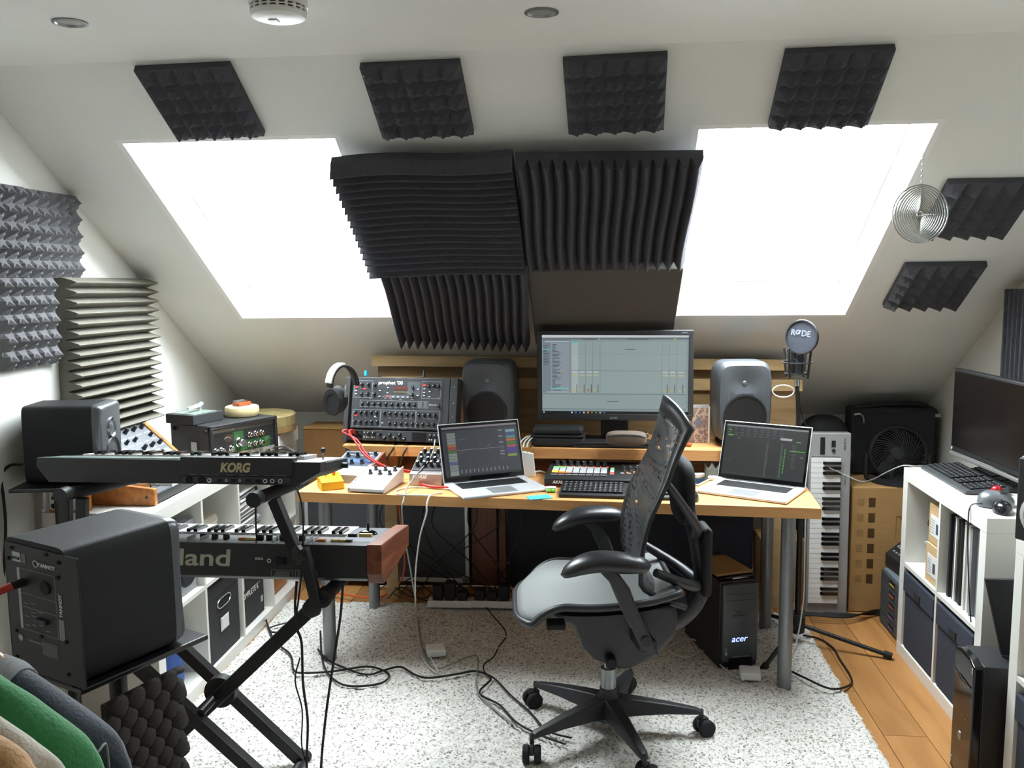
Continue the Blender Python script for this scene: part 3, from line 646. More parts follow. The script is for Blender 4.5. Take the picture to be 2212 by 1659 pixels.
# ================================================================== small gear on the desk
# yellow pedal
a, b_ = od(695, 1061), od(746, 1056); d = (b_-a).normalized(); ang = math.atan2(d.y, d.x)
t = thing('effects_pedal', 'small yellow wedge effects box with a red button', 'pedal', T(a.x, a.y, DZ, ang))
YEL = mat('yellow_paint', '#e0b015', .4)
MB().prism([(0, 0), (.11, 0), (.11, .052), (.02, .037), (0, .034)], .09, frame((0, 0, 0), (0, 1, 0), (1, 0, 0))).build('housing', YEL, t, bevel=.003)
MB().lathe([(.008, 0), (.008, .006), (.006, .008), (0, .009)], 14).build('red_button', mat('red_plastic', '#b8281c', .35), t, T=T(.063, .075, .051), smooth=40)
MB().cyl((.05, .1, .053), (.05, .1, .062), .008, n=12).build('knob', BLACK, t, smooth=40)
MB().cyl((.028, .062, .047), (.028, .062, .05), .004, n=10).build('light', LEDR, t)
# white mixer wedge
a, b_ = od(752, 1064), od(829, 1068); d = (b_-a).normalized(); ang = math.atan2(d.y, d.x)
t = thing('filter_box', 'white sloped desktop filter box with six dark knobs', 'synthesizer', T(a.x, a.y, DZ, ang))
MB().prism([(0, .006), (.21, .006), (.21, .062), (.005, .022), (0, .018)], .145, frame((.004, 0, 0), (0, 1, 0), (1, 0, 0))).build('housing', WHITE, t, bevel=.002)
for x in (0, .149): MB().prism([(-.004, .003), (.215, .003), (.215, .067), (.0, .026), (-.004, .02)], .004, frame((x, 0, 0), (0, 1, 0), (1, 0, 0))).build('side_panel', mat('white_side', '#d4cdcb', .5), t)
sl_ = math.atan2(.04, .205); FB = frame((.004, .005, .022), (1, 0, 0), (0, -math.sin(sl_), math.cos(sl_)))
KN3 = MB().lathe([(0, .019), (.006, .019), (.007, .016), (.0065, .006), (.010, .003), (.010, 0)], 10).mesh('mixer_knob', 40); KN3.materials.append(DGREY)
for i in range(3):
    for j in range(2): inst('knob', KN3, t, FB @ T(.035+.042*i+.008*j, .135+.04*j, 0))
text('emblem', 'S', .014, MGREY, t, FB @ T(.072, .05, .0004))
# blue-grey wedge synth half hidden behind it
P = od(775, 1012)
t = thing('wooden_sided_synth', 'small wedge synthesizer with blue trim and wooden side behind the white box', 'synthesizer', T(-1.12, 3.535, DZ, -.2))
MB().prism([(0, .0), (.2, .0), (.2, .095), (.02, .04), (0, .036)], .17, frame((0, 0, 0), (0, 1, 0), (1, 0, 0))).build('housing', mat('silver_grey', '#9fa3aa', .4, .3), t, bevel=.002)
MB().prism([(-.004, .0), (.205, .0), (.205, .1), (.02, .045), (-.004, .04)], .012, frame((.17, 0, 0), (0, 1, 0), (1, 0, 0))).build('wooden_side', WALNUT, t, bevel=.002)
sl_ = math.atan2(.055, .18); FB = frame((0, .02, .04), (1, 0, 0), (0, -math.sin(sl_), math.cos(sl_)))
decal('panel_print', [(.01, .06, .16, .18, '#3a4454', 0), (.02, .09, .15, .12, '#4a6fa8', 1), (.02, .15, .15, .155, '#c9ccd2', 1)], t, FB)
for i, (x, y) in enumerate(((.03, .08), (.075, .08), (.12, .085), (.03, .14), (.075, .14), (.12, .145), (.15, .16))): inst('knob', KN3, t, FB @ T(x, y, .001))
# moog style knobby module
a = od(884, 1049)
t = thing('knob_module', 'black knobby synth module with pink-silver front edge behind the laptop', 'synthesizer', T(a.x, a.y, DZ, DA+.03))
MB().prism([(0, 0), (.22, 0), (.2, .105), (.03, .055), (0, .05)], .135, frame((0, 0, 0), (0, 1, 0), (1, 0, 0))).build('housing', mat('silver_case', '#b3a9a8', .35, .5), t, bevel=.003)
sl_ = math.atan2(.05, .17); FB = frame((0, .03, .055), (1, 0, 0), (0, -math.sin(sl_), math.cos(sl_)))
MB().bx(.004, .131, .0, .175, 0, .002).build('panel', BLACK, t, T=FB)
KN4 = MB().lathe([(0, .022), (.006, .022), (.0072, .019), (.0082, .004), (.0098, 0)], 12).mesh('tall_knob', 40); KN4.materials.append(BLACK)
KC = MB().bx(-.004, .004, -.006, .0065, .0222, .0232).mesh('knob_cap'); KC.materials.append(WHITET)
for j in range(4):
    for i in range(4):
        k = inst('knob', KN4, t, FB @ T(.02+.029*i+.008*(j % 2), .04+.038*j, .002) @ Matrix.Rotation(random.uniform(-.5, .5), 4, 'Z')); inst('knob_cap', KC, k, Matrix())
text('lettering', 'MBASE', .02, WHITET, t, frame((.015, -.0015, .052), (1, 0, 0), (0, -1, .35)) @ T(0, -.02, 0.004), bold=.0005, shear=.3)
decal('panel_lines', [(.01, .045*k+.01, .125, .045*k+.0115, '#a9abb0', 0) for k in range(4)], t, FB @ T(0, 0, .002))
# grid controller
a = od(1168, 1052)+Vector((.014, 0, 0))
t = thing('pad_controller', 'black pad controller with lit square buttons in front of the shelf', 'controller', T(a.x, a.y, DZ, DA+.02))
MB().prism([(0, .008), (.28, .008), (.28, .05), (.012, .04), (0, .034)], .425, frame((0, 0, 0), (0, 1, 0), (1, 0, 0))).build('housing', BLACK, t, bevel=.003)
MB().bx(.0, .425, -.003, .28, 0, .009).build('red_base', mat('dark_red_plastic', '#6d1512', .4), t)
sl_ = math.atan2(.010, .268); FB = frame((0, .012, .04), (1, 0, 0), (0, -math.sin(sl_), math.cos(sl_)))
PADW = mat('lit_pad_white', '#b9bfc0', .4, emit=.32); PADD = mat('pad_dim', '#73706c', .5)
cols = [em('pad_yellow', '#ffb84a', .9), em('pad_green', '#5fe36a', .7), em('pad_pink', '#ff9a86', .7), PADW]
for i in range(8):
    for j in range(7):
        m_ = PADW if j in (3, 4, 5, 6) else PADD
        if j == 2: m_ = [cols[0], LEDO, cols[2], PADW, PADW, PADW, PADW, PADW][i]
        if j == 6 and i < 2: m_ = cols[1]
        if j == 3 and i == 0: m_ = cols[0]
        if j == 1: m_ = BLACK if i % 1 == 0 else PADD
        MB().bx(-.0125, .0125, -.0075, .0075, 0, .004).build('pad', m_, t, T=FB @ T(.035+.0285*i, .03+.02*j, 0), bevel=.001, seg=1)
    MB().bx(-.003, .003, -.003, .003, 0, .003).build('clip_light', LEDR if i not in (2, 3) else LEDO, t, T=FB @ T(.048+.0285*i, .168, 0))
    knob(t, FB @ T(.035+.0285*i, .2, 0), 1.4)
for j in range(6): MB().bx(-.008, .008, -.0075, .0075, 0, .004).build('scene_button', [PADD, LEDR, PADW, PADW, cols[1], PADW][j], t, T=FB @ T(.268, .05+.02*j, 0), bevel=.001, seg=1)
for i in range(4):
    for j in range(2): knob(t, FB @ T(.315+.027*i, .13+.03*j, 0), 1.2)
for i in range(4): MB().bx(-.007, .007, -.003, .003, 0, .004).build('button', WHITET, t, T=FB @ T(.31+.028*i, .072, 0))
for i, (x, y) in enumerate(((.33, .085), (.358, .1), (.36, .082), (.392, .095), (.382, .08))): MB().bx(-.003, .003, -.003, .003, 0, .004).build('orange_light', LEDO, t, T=FB @ T(x, y, 0))
text('brand_lettering', 'AKAI', .017, WHITET, t, frame((.035, -.0004, .012), (1, 0, 0), (0, -1, .2)) @ T(0, .004, .004), bold=.0006)
# qwerty keyboard
def qwerty(Mx, Wd, Dp, label, group=None, rows=6, cols_=21, edge=BLACK, hgt=.02):
    t = thing('computer_keyboard', label, 'keyboard', Mx, group)
    sl = math.atan2(.012, Dp)
    MB().prism([(0, 0.001), (Dp, 0.001), (Dp, hgt+.008), (.008, hgt-.004), (0, hgt-.008)], Wd, frame((0, 0, 0), (0, 1, 0), (1, 0, 0))).build('case', edge, t, bevel=.002)
    F_ = frame((0, .008, hgt-.004), (1, 0, 0), (0, -math.sin(sl), math.cos(sl)))
    b = MB(); kw = (Wd-.02)/cols_; kd = (Dp-.03)/rows
    for r_ in range(rows):
        k = 0
        while k < cols_:
            n = 5 if (r_ == 0 and k == 4) else 1
            if (k in (cols_-5, cols_-9)) and n == 1: k += 1; continue
            x = .01+k*kw; y = .012+r_*kd+(.004 if r_ == rows-1 else 0)
            b.bx(x+.001, x+n*kw-.001, y+.001, y+kd-.0015, 0, .006); k += n
    o = b.build('keys', KEYM, t, T=F_); o['kind'] = 'stuff'
    R = []
    for r_ in range(rows):
        for k in range(cols_):
            if k in (cols_-5, cols_-9): continue
            R.append((.01+k*kw+kw*.3, .012+r_*kd+kd*.4, .01+k*kw+kw*.55, .012+r_*kd+kd*.62, '#a8aaac', 0))
    decal('key_print', R, t, F_, base=.0063)
    return t
a, b_ = od(1207, 1075), od(1376, 1079)
qwerty(T(a.x, a.y, DZ, DA+.015), .43, .155, 'black computer keyboard in the middle of the desk', 'computer keyboards')
# mouse (near right), sticky card, earplugs
P = od(1500, 1086)
t = thing('computer_mouse', 'black computer mouse on the desk behind the chair back', 'mouse', T(P.x-.01, P.y+.05, DZ, .1))
def mouse_shell(u, v):
    a = 2*pi*u; r = math.sin(pi/2*v); x = .031*math.cos(a)*r; y = .055*math.sin(a)*r
    return Vector((x, y, .002+.036*math.cos(pi/2*v)**.7*(1-.25*y/.055)))
MB().grid(mouse_shell, 28, 10, wrap=True).build('body', mat('mouse_black', '#2a2b2d', .22), t, smooth=60)
MB().cyl((-.003, .03, .03), (.003, .03, .03), .008, n=14).build('scroll_wheel', BLACKM, t, smooth=40)
P = od(1165, 1075)
tag(MB().bx(-.045, .045, -.028, .028, 0.0005, .003).build('sticky_notes', mat('cyan_paper', '#45b8dd', .7), T=T(P.x, P.y, DZ, .35)), 'bright cyan sticky note pad in front of the laptop', 'note pad')
P = od(1193, 1062)
t = thing('usb_stick', 'white and green usb stick beside the black keyboard', 'usb stick', T(P.x-.005, P.y, DZ, .05))
MB().bx(-.02, .02, -.012, .012, .001, .02).build('body', WHITE, t, bevel=.003)
for x in (-.01, .01): MB().bx(x-.008, x+.008, -.026, -.012, .003, .012).build('green_cap', mat('lime_plastic', '#77c83a', .4), t, bevel=.002)
# white router
P = od(1128, 1050)
t = thing('usb_hub', 'white upright usb hub with plugs behind the left laptop', 'usb hub', T(-.32, 3.665, DZ, .1))
MB().prism([(0, .0), (.07, 0), (.06, .1), (.012, .11)], .03, frame((0, .03, 0), (1, 0, 0), (0, -1, 0))).build('case', WHITE, t, bevel=.004)
for k in range(3): MB().cyl((.018+.017*k, .015, .1), (.018+.017*k, .015, .112), .004, n=8).build('plug', mat('brass', '#b99a4a', .3, .8), t)
# phone + white adapters right of the chair back
P = od(1525, 1050)
t = thing('tablet', 'dark blue-grey tablet lying left of the right laptop', 'tablet', T(P.x-.075, P.y+.085, DZ, -.5))
MB().bx(-.085, .085, -.06, .06, .001, .008).build('body', ALU, t, bevel=.003); MB().bx(-.08, .08, -.055, .055, .008, .0085).build('glass', mat('blue_glass', '#27343f', .1), t)
for k, (u, v, rz, lb) in enumerate(((1515, 1031, .2, 'white charger plug on the desk behind the tablet'), (1545, 1038, -.3, 'white charging adapter lying beside the right laptop'))):
    P = od(u, v); t = thing('charger', lb, 'charger', T(P.x, P.y, DZ, rz), 'white chargers on the desk')
    MB().bx(-.03, .03, -.014, .014, .001, .018).build('body', WHITE, t, bevel=.005); MB().bx(.03, .042, -.006, .006, .004, .012).build('plug', LGREY, t)
# foam offcut under the shelf right
P = at(1567, 1016, Y=3.66)
tag(MB().prism([(-.03, 0), (.05, 0), (.047, .03), (.03, .06), (.016, .038), (.0, .062), (-.015, .038), (-.028, .056)], .06, frame((P.x-.05, 3.72, DZ+.001), (1, 0, 0), (0, -1, 0))).build('foam_offcut', FOAM3), 'grey zigzag foam offcut standing under the shelf by the right laptop', 'foam offcut')
# ---------------------------------------------------------------- on the riser
def rp(u, v, z=RZ): return at(u, v, Z=z)
P = rp(1205, 967)
t = thing('zip_case', 'black zipped accessory case on the shelf below the monitor', 'case', T(P.x, P.y+.055, RZ, -.05))
MB().bx(-.115, .115, -.05, .06, .001, .045).build('lower_shell', mat('case_fabric', '#17181c', .7, var=.2, scale=300), t, bevel=.016, seg=3)
MB().bx(-.108, .108, -.044, .056, .05, .085).build('upper_shell', mat('case_fabric', '#17181c', .7), t, bevel=.016, seg=3)
MB().bx(-.116, .116, -.051, .061, .043, .051).build('zip', BLACKM, t, bevel=.003)
P = rp(1320, 970)
t = thing('closed_laptop', 'closed black laptop lying on the shelf under the pencil case', 'laptop', T(P.x+.005, P.y+.1, RZ, -.03))
MB().bx(-.165, .165, -.085, .0, .001, .014).build('base', BLACKM, t, bevel=.004); MB().bx(-.165, .165, -.085, .0, .0145, .026).build('lid', BLACK, t, bevel=.004)
P = at(1353, 945, Y=3.64)
t = thing('pencil_case', 'brown fabric pencil case with black zip on the closed laptop', 'pencil case', T(P.x, 3.64, RZ+.0275, -.04))
MB().ball((0, .02, .028), .085, .045, .029, 24, 14, .55).build('body', mat('brown_fabric', '#5f5248', .85, var=.1, scale=200, bump=.1), t, smooth=60)
MB().tube([(-.078, -.012, .036), (-.05, -.022, .047), (0, -.024, .05), (.05, -.022, .047), (.078, -.012, .036)], .002, n=5).build('zip', BLACK, t)
MB().bx(.08, .092, .01, .03, .035, .05).build('tab', mat('brown_fabric', '#5f5248', .85), t, bevel=.003)
# patterned card
P = rp(1508, 958)
t = thing('greeting_card', 'standing greeting card with brown and blue floral pattern', 'card', T(P.x+.0, P.y+.01, RZ, .05))
CM = bpy.data.materials.new('floral_print'); CM.use_nodes = True; N = CM.node_tree.nodes; L = CM.node_tree.links
tc = N.new('ShaderNodeTexCoord'); vo = N.new('ShaderNodeTexVoronoi'); vo.inputs['Scale'].default_value = 75; vo.feature = 'F1'; L.new(tc.outputs['Object'], vo.inputs['Vector'])
cr = N.new('ShaderNodeValToRGB'); cr.color_ramp.interpolation = 'CONSTANT'
for i, (p, c) in enumerate(((0, '#5a3f42'), (.22, '#a58a78'), (.4, '#7d6a72'), (.6, '#b9a58c'))):
    e = cr.color_ramp.elements[i] if i < 2 else cr.color_ramp.elements.new(p); e.position = p; e.color = (*lin(c), 1)
L.new(vo.outputs['Distance'], cr.inputs[0]); L.new(cr.outputs[0], N['Principled BSDF'].inputs['Base Color'])
MB().bx(-.048, .048, 0, .002, 0.001, .155).build('front_leaf', CM, t)
MB().add([(-.02, -.0006, .09), (0, -.0006, .065), (.02, -.0006, .09), (0, -.0006, .118)], [(0, 1, 2, 3)]).build('diamond', mat('slate_print', '#6f7480', .8), t)
MB().bx(-.05, .05, .0, .002, 0.001, .165).build('back_leaf', WHITE, t, T=T(0, .045, 0, rx=.12))
MB().bx(.043, .05, -.0004, .0022, .001, .16).build('border', WHITE, t)
P = rp(1482, 966)
b = MB(); b.ball((0, 0, .012), .016, .012, .012, 10, 8); b.ball((.02, .004, .009), .011, .012, .009, 10, 8); b.ball((-.012, .008, .016), .01, .01, .012, 10, 8)
tag(b.build('dried_fruit', mat('terracotta', '#a8562f', .7, var=.2, scale=90), T=T(P.x-.005, P.y+.01, RZ), smooth=60), 'small terracotta coloured lump on the shelf in front of the card', 'ornament')
# white cables cluster on the riser left of centre
for k in range(4):
    P = rp(1122+8*k, 968)
    cable('usb_cable', [P+Vector((0, -.004, .004)), P+Vector((.01, .02, .03)), P+Vector((.05, .06, .045)), P+Vector((.13, .12, .02))], .0035, WHITEC if k < 3 else BLACKC, ('leftmost short white cable curling over the shelf edge', 'middle short white cable curling over the shelf edge', 'third short white cable over the shelf edge, nearest the zipped case', 'short black cable curling over the shelf edge beside the zipped case')[k], 'cable', 'cables over the shelf edge')
# dark clutter below the synth rack on the riser
t = thing('interface_box', 'flat black box on the shelf under the rack synthesizer', 'box', rs(.28, .17, RZ, -.02))
MB().bx(-.16, .16, -.1, .12, .001, .03).build('case', BLACKM, t, bevel=.004); decal('label_print', [(.08, .012, .11, .016, '#9a9c9b', 0)], t, frame((0, -.1, 0), (1, 0, 0), (0, -1, 0)))
# slatted wooden frame behind
t = thing('slatted_frame', 'pale wooden slatted frame leaning behind the desk shelf', 'frame', T(0, 4.13, 0))
MB().bx(-1.075, .855, -.012, .012, 1.155, 1.205).build('slat', PINE, t, bevel=.002, T=T(0, 0, 0, ry=.012))
MB().bx(-1.03, .935, -.012, .012, 1.055, 1.107).build('slat', PINE, t, bevel=.002, T=T(0, .02, 0, ry=.008))
MB().bx(-1.05, .92, .025, .04, .8, 1.06).build('panel', wood('dark_pine', '#8c7350', '#755d3d', 0), t)
MB().bx(-1.04, .9, .03, .042, 1.1, 1.16).build('panel', wood('dark_pine', '#8c7350', '#755d3d', 0), t)
for x in (-1.0, .86): MB().bx(x-.03, x+.03, .042, .08, .0, 1.11).build('post', PINE, t, bevel=.002)
# ================================================================== office chair
CH = T(.045, 2.925, .008, math.radians(186))
t = thing('office_chair', 'dark mesh-back office chair with grey mesh seat and curved armrests', 'chair', CH)
CPL = mat('chair_graphite', '#2a2b2e', .45, var=.05, scale=80, bump=.02); CARM = mat('arm_rubber', '#26272a', .33)
# base
hub = MB().lathe([(0, .06), (.05, .06), (.056, .085), (.05, .125), (.03, .15), (.03, .17), (0, .17)], 28).build('base_hub', CPL, t, smooth=40)
CAST = MB().lathe([(.006, -.011), (.026, -.011), (.03, -.007), (.03, .007), (.026, .011), (.006, .011)], 20).mesh('wheel', 40); CAST.materials.append(BLACKM)
for k in range(5):
    a = math.radians(2+72*k)-math.radians(186)
    Mr = T(rz=a)
    b = MB(Mr)
    L_ = .318
    sec = [(.03, .042, .075, .14), (.1, .036, .082, .132), (.2, .028, .085, .118), (L_-.02, .021, .082, .1), (L_+.005, .014, .078, .09)]
    vs = []
    for x, w, z0, z1 in sec: vs += [(x, -w, z0), (x, w, z0), (x, w*.6, z1), (x, -w*.6, z1)]
    fs = [(3, 2, 1, 0), tuple(range((len(sec)-1)*4, len(sec)*4))]
    for i in range(len(sec)-1): fs += [(i*4+q, i*4+(q+1) % 4, i*4+4+(q+1) % 4, i*4+4+q) for q in range(4)]
    b.add(vs, fs); arm = b.build('base_arm', CPL, t, bevel=.006, seg=3)
    ca = random.uniform(0, pi)
    fork = MB(T(rz=a) @ T(L_, 0, 0, ca)).cyl((0, 0, .045), (0, 0, .095), .008, n=10)
    fork.bx(-.014, .026, -.007, .007, .03, .062); fk = fork.build('caster_fork', BLACK, t, bevel=.004)
    for s_ in (-1, 1):
        w_ = inst('wheel', CAST, fk, T(rz=a) @ T(L_, 0, 0, ca) @ T(.012, s_*.019, .0305, rx=pi/2))
col = MB().cyl((0, 0, .15), (0, 0, .24), .027, n=24).cyl((0, 0, .24), (0, 0, .34), .016, n=20).build('gas_lift', STEEL, t, smooth=40)
# tilt mechanism
b = MB(); poly = [(.215, .505), (.2, .462), (.13, .44), (.1, .36), (.06, .318), (-.02, .285), (-.06, .285), (-.14, .325), (-.21, .40), (-.215, .47), (-.2, .51)]
b.prism(poly, .25, frame((0, .125, 0), (1, 0, 0), (0, -1, 0))); b.build('tilt_mechanism', CPL, t, bevel=.02, seg=3)
MB().cyl((.01, .125, .33), (.01, .165, .325), .018, n=16).build('tension_knob', BLACKM, t, smooth=40)
MB().bx(.16, .22, .14, .2, .455, .475).build('lever', BLACKM, t, bevel=.005)
# seat
def seat(u, v, off=0.):
    # u across -1..1, v back(0)->front(1)
    U = 2*u-1; w = .235*(1-.10*(v-.45)**2*4*.4)*(1-.12*max(0, v-.75)**2*16*.5-.1*max(0, .15-v)*5); x = -.2+.515*v
    z = .553-.018*math.sin(pi*v)-.075*max(0, (v-.72)/.28)**2+.02*(1-v)**3+.012*abs(U)**3
    x += -.05*abs(U)**4*(1 if v > .5 else 0)*(v-.5)*2
    return Vector((x, U*w, z+off))
SEATM = mat('seat_mesh_grey', '#838684', .75, var=.06, scale=420, bump=.15)
o = MB().grid(lambda u, v: seat(u, v), 24, 24).build('seat_mesh', SEATM, t, smooth=80); s_ = o.modifiers.new('solid', 'SOLIDIFY'); s_.thickness = .006
rim = [seat(u/12, 1) for u in range(13)]+[seat(1, 1-v/12) for v in range(1, 13)]+[seat(1-u/12, 0) for u in range(1, 13)]+[seat(0, v/12) for v in range(1, 12)]
rim = [p+Vector((0, 0, -.008)) for p in rim]
MB().tube(rim, .0125, n=8, sub=3, closed=True).build('seat_frame', CPL, t, smooth=60)
MB().grid(lambda u, v: seat(.08+.84*u, .02+.72*v, -.045-.02*math.sin(pi*u)), 12, 12).build('seat_pan', CPL, t, smooth=60)
# back
def back(u, v, off=0.):
    U = 2*u-1; w = .20+.03*math.sin(pi*min(1, v*1.15))-.08*max(0, .2-v)*4*.6
    x = -.105-.075*v-.012*v**3+.045*math.sin(pi*v*.9)*.6 - .14*max(0, (.16-v)/.16)**1.6
    x += .05*U*U*(1-.7*v)*math.sin(pi*min(1., v*1.3+.1))
    x -= .05*U*U*max(0, v-.5)/.5
    z = .50+.635*v+.012*(1-U*U)*v+.03*max(0, v-.85)/.15*(1-U*U)
    z -= .035*U**4*max(0, v-.75)/.25
    return Vector((x+off, U*w, z))
BM = bpy.data.materials.new('perforated_back'); BM.use_nodes = True; N = BM.node_tree.nodes; L = BM.node_tree.links; bs = N['Principled BSDF']
bs.inputs['Base Color'].default_value = (*lin('#4c4e50'), 1); bs.inputs['Roughness'].default_value = .4
tc = N.new('ShaderNodeTexCoord'); mp = N.new('ShaderNodeMapping'); mp.inputs['Scale'].default_value = (1, 1.6, .8); L.new(tc.outputs['Object'], mp.inputs[0])
vo = N.new('ShaderNodeTexVoronoi'); vo.inputs['Scale'].default_value = 62; vo.inputs['Randomness'].default_value = .45; L.new(mp.outputs[0], vo.inputs['Vector'])
lt = N.new('ShaderNodeMath'); lt.operation = 'GREATER_THAN'; lt.inputs[1].default_value = .35; L.new(vo.outputs['Distance'], lt.inputs[0]); L.new(lt.outputs[0], bs.inputs['Alpha'])
o = MB().grid(lambda u, v: back(.06+.88*u, .06+.88*v), 22, 40).build('backrest', BM, t, smooth=80); s_ = o.modifiers.new('solid', 'SOLIDIFY'); s_.thickness = .006
def ring_strip(a0, a1):
    b = MB()
    path = [(u/16, 0) for u in range(17)]+[(1, v/24) for v in range(1, 25)]+[(1-u/16, 1) for u in range(1, 17)]+[(0, 1-v/24) for v in range(1, 24)]
    b.grid(lambda k, w: back(.5+(path[int(round(k*len(path))) % len(path)][0]-.5)*(.88+.12*w), .5+(path[int(round(k*len(path))) % len(path)][1]-.5)*(.88+.12*w)), len(path), 2, wrap=True)
    return b
o = ring_strip(0, 1).build('back_rim', CPL, t, smooth=80); s_ = o.modifiers.new('solid', 'SOLIDIFY'); s_.thickness = .012
# spine and lumbar pad behind the back
MB().tube([(-.1, 0, .36), (-.25, 0, .42), (-.315, 0, .52), (-.30, 0, .66), (-.27, 0, .78), (-.265, 0, .86)], [.03, .034, .03, .026, .024, .02], n=10, sub=4).build('back_spine', CPL, t, smooth=60)
for s_ in (-1, 1):
    MB().tube([(-.29, 0, .70), (-.275, s_*.09, .76), (-.2, s_*.17, .87), (-.158, s_*.19, .93)], [.022, .016, .013, .01], n=8).build('back_yoke', CPL, t, smooth=60)
    MB().tube([(-.31, 0, .53), (-.25, s_*.1, .565), (-.13, s_*.165, .63)], [.022, .018, .014], n=8).build('back_yoke', CPL, t, smooth=60)
MB().ball((-.245, 0, .86), .03, .12, .11, 20, 12, .6).build('lumbar_pad', BLACKM, t, smooth=60)
MB().bx(-.34, -.305, -.06, .06, .5, .74).build('spine_cover', BLACKM, t, bevel=.02, seg=3)
# arms
def arm(s_):
    y = s_*.272
    pa = []
    def f(u, v):
        a = 2*pi*u; q = v*2-1                     # q: rear -1 .. front 1
        L2 = .138; r = max(0., 1-abs(q)**3.2)**.5
        cx = .042+L2*q; cz = .705-.034*max(0, q)**2*1.4-.01*max(0, -q)**2
        cyy = y-s_*.022*math.sin(pi/2*q)*.8
        return Vector((cx, cyy+.05*r*math.cos(a), cz+.031*r*math.sin(a)*(1 if math.sin(a) > 0 else 1.1)))
    p = MB().grid(f, 20, 26, wrap=True).build('arm_pad', CARM, t, smooth=70)
    b = MB(); sec = [((.05, y, .69), .09, .034), ((.0, y, .63), .07, .03), ((-.035, y-s_*.004, .54), .064, .03), ((-.075, y-s_*.01, .46), .062, .032), ((-.10, y-s_*.015, .405), .064, .034)]
    vs = []
    for c, w, d in sec:
        c = Vector(c); dx = Vector((.93, 0, .36))
        vs += [c+dx*(w/2)*i+Vector((0, d/2*j, 0)) for i, j in ((-1, -1), (1, -1), (1, 1), (-1, 1))]
    n = len(sec); fs = [(3, 2, 1, 0), tuple(range((n-1)*4, n*4))]
    for i in range(n-1): fs += [(i*4+q, i*4+(q+1) % 4, i*4+4+(q+1) % 4, i*4+4+q) for q in range(4)]
    b.add(vs, fs); b.build('arm_post', CPL, t, bevel=.008, seg=3)
    MB().bar((-.095, y-s_*.012, .42), (-.08, s_*.1, .41), .055, .04).build('arm_bracket', CPL, t, bevel=.006)
    MB().cyl((-.083, y+s_*.004, .45), (-.083, y+s_*.012, .45), .016, n=16).build('arm_button', BLACK, t, smooth=40)
arm(1); arm(-1)
# ================================================================== left wall shelf unit
FBOARD = .045
def shelf_unit(Mx, n, label, thick=.05, inner=.016, H=.79, D=.39, W=None, name='cube_shelf'):
    """local x along length, y depth (0 = open front), z up"""
    t = thing(name, label, 'shelf', Mx, 'white cube shelving units'); cw = .335; W = 2*thick+n*cw+(n-1)*inner
    MB().bx(0, W, 0, D, H-thick, H).build('top_board', WHITEM, t, bevel=.001, seg=1)
    MB().bx(0, W, 0, D, 0, thick).build('bottom_board', WHITEM, t, bevel=.001, seg=1)
    for x in (0, W-thick): MB().bx(x, x+thick, 0.0005, D, thick, H-thick).build('side_board', WHITEM, t, bevel=.001, seg=1)
    mid = thick+(H-2*thick-inner)/2
    MB().bx(thick, W-thick, .001, D, mid, mid+inner).build('shelf', WHITEM, t)
    for k in range(1, n):
        x = thick+k*cw+(k-1)*inner
        for z0, z1 in ((thick, mid), (mid+inner, H-thick)): MB().bx(x, x+inner, .001, D, z0, z1).build('divider', WHITEM, t)
    return t, W, mid, lambda k: thick+k*(cw+inner)
XLF = -1.507
LW = 4*.335+3*.016+.1
LS0 = 2.815
LM_ = frame((XLF, LS0, 0), (0, 1, 0), (0, 0, 1))
LM_ = Matrix(((0, -1, 0, XLF), (1, 0, 0, LS0), (0, 0, 1, 0), (0, 0, 0, 1)))       # x->+Y, y->-X
t, W_, MIDL, CX = shelf_unit(LM_, 4, 'long white cube shelving unit against the left wall')
def ls(cell, fx, y, z=None, upper=False, rz=0):  # position inside cell
    z0 = (MIDL+.016 if upper else .05) if z is None else z
    return LM_ @ T(CX(cell)+fx, y, z0+.001, rz)
# contents bottom row : cells 0.. (near) .. 3 (far)
t = thing('blue_canister', 'tall blue and yellow canister with grey lid on the bottom shelf', 'canister', ls(0, .24, .13))
MB().cyl((0, 0, 0), (0, 0, .2), .065, n=28).build('body', mat('blue_print', '#1f4f9e', .4, var=.1, scale=8), t, smooth=40)
MB().cyl((0, 0, .2), (0, 0, .225), .066, n=28).build('yellow_band', mat('yellow_print', '#d8c21f', .4), t, smooth=40)
MB().cyl((0, 0, .225), (0, 0, .262), .0665, n=28).build('lid', LGREY, t, smooth=40)
MB().cyl((.062, -.02, .08), (.066, -.022, .08), .028, n=20).build('round_mark', mat('yellow_print', '#d8c21f', .4), t)
t = thing('magazine_box', 'black cardboard file box with metal-rimmed handle hole and label holder', 'box', ls(1, .165, .012))
BCARD = mat('black_card', '#242427', .7, var=.06, scale=60)
MB().bx(-.155, .155, 0, .36, 0, .305).build('body', BCARD, t, bevel=.003); MB().bx(-.158, .158, -.002, .362, .262, .32).build('lid', BCARD, t, bevel=.003)
o2 = [(.045*math.cos(a)+(.02 if math.cos(a) > 0 else -.02), .02*math.sin(a)) for a in [2*pi*k/24 for k in range(24)]]
MB().tube([(x, -.003, .225+z) for x, z in o2], .003, n=6, sub=1, closed=True).build('handle_rim', CHROME, t, smooth=60)
MB().prism(o2, .003, frame((0, -.0005, .225), (1, 0, 0), (0, -1, 0))).build('handle_hole', mat('void_black', '#050505', .9), t)
MB().bx(-.04, .04, -.004, -.001, .105, .165).build('label_holder', CHROME, t, bevel=.002); MB().bx(-.033, .033, -.005, -.003, .111, .159).build('label_card', WHITE, t)
t = thing('software_box', 'black software box with white printed corner on the bottom shelf', 'box', ls(2, .165, .03))
MB().bx(-.15, .13, 0, .2, 0, .3).build('carton', BCARD, t, bevel=.002)
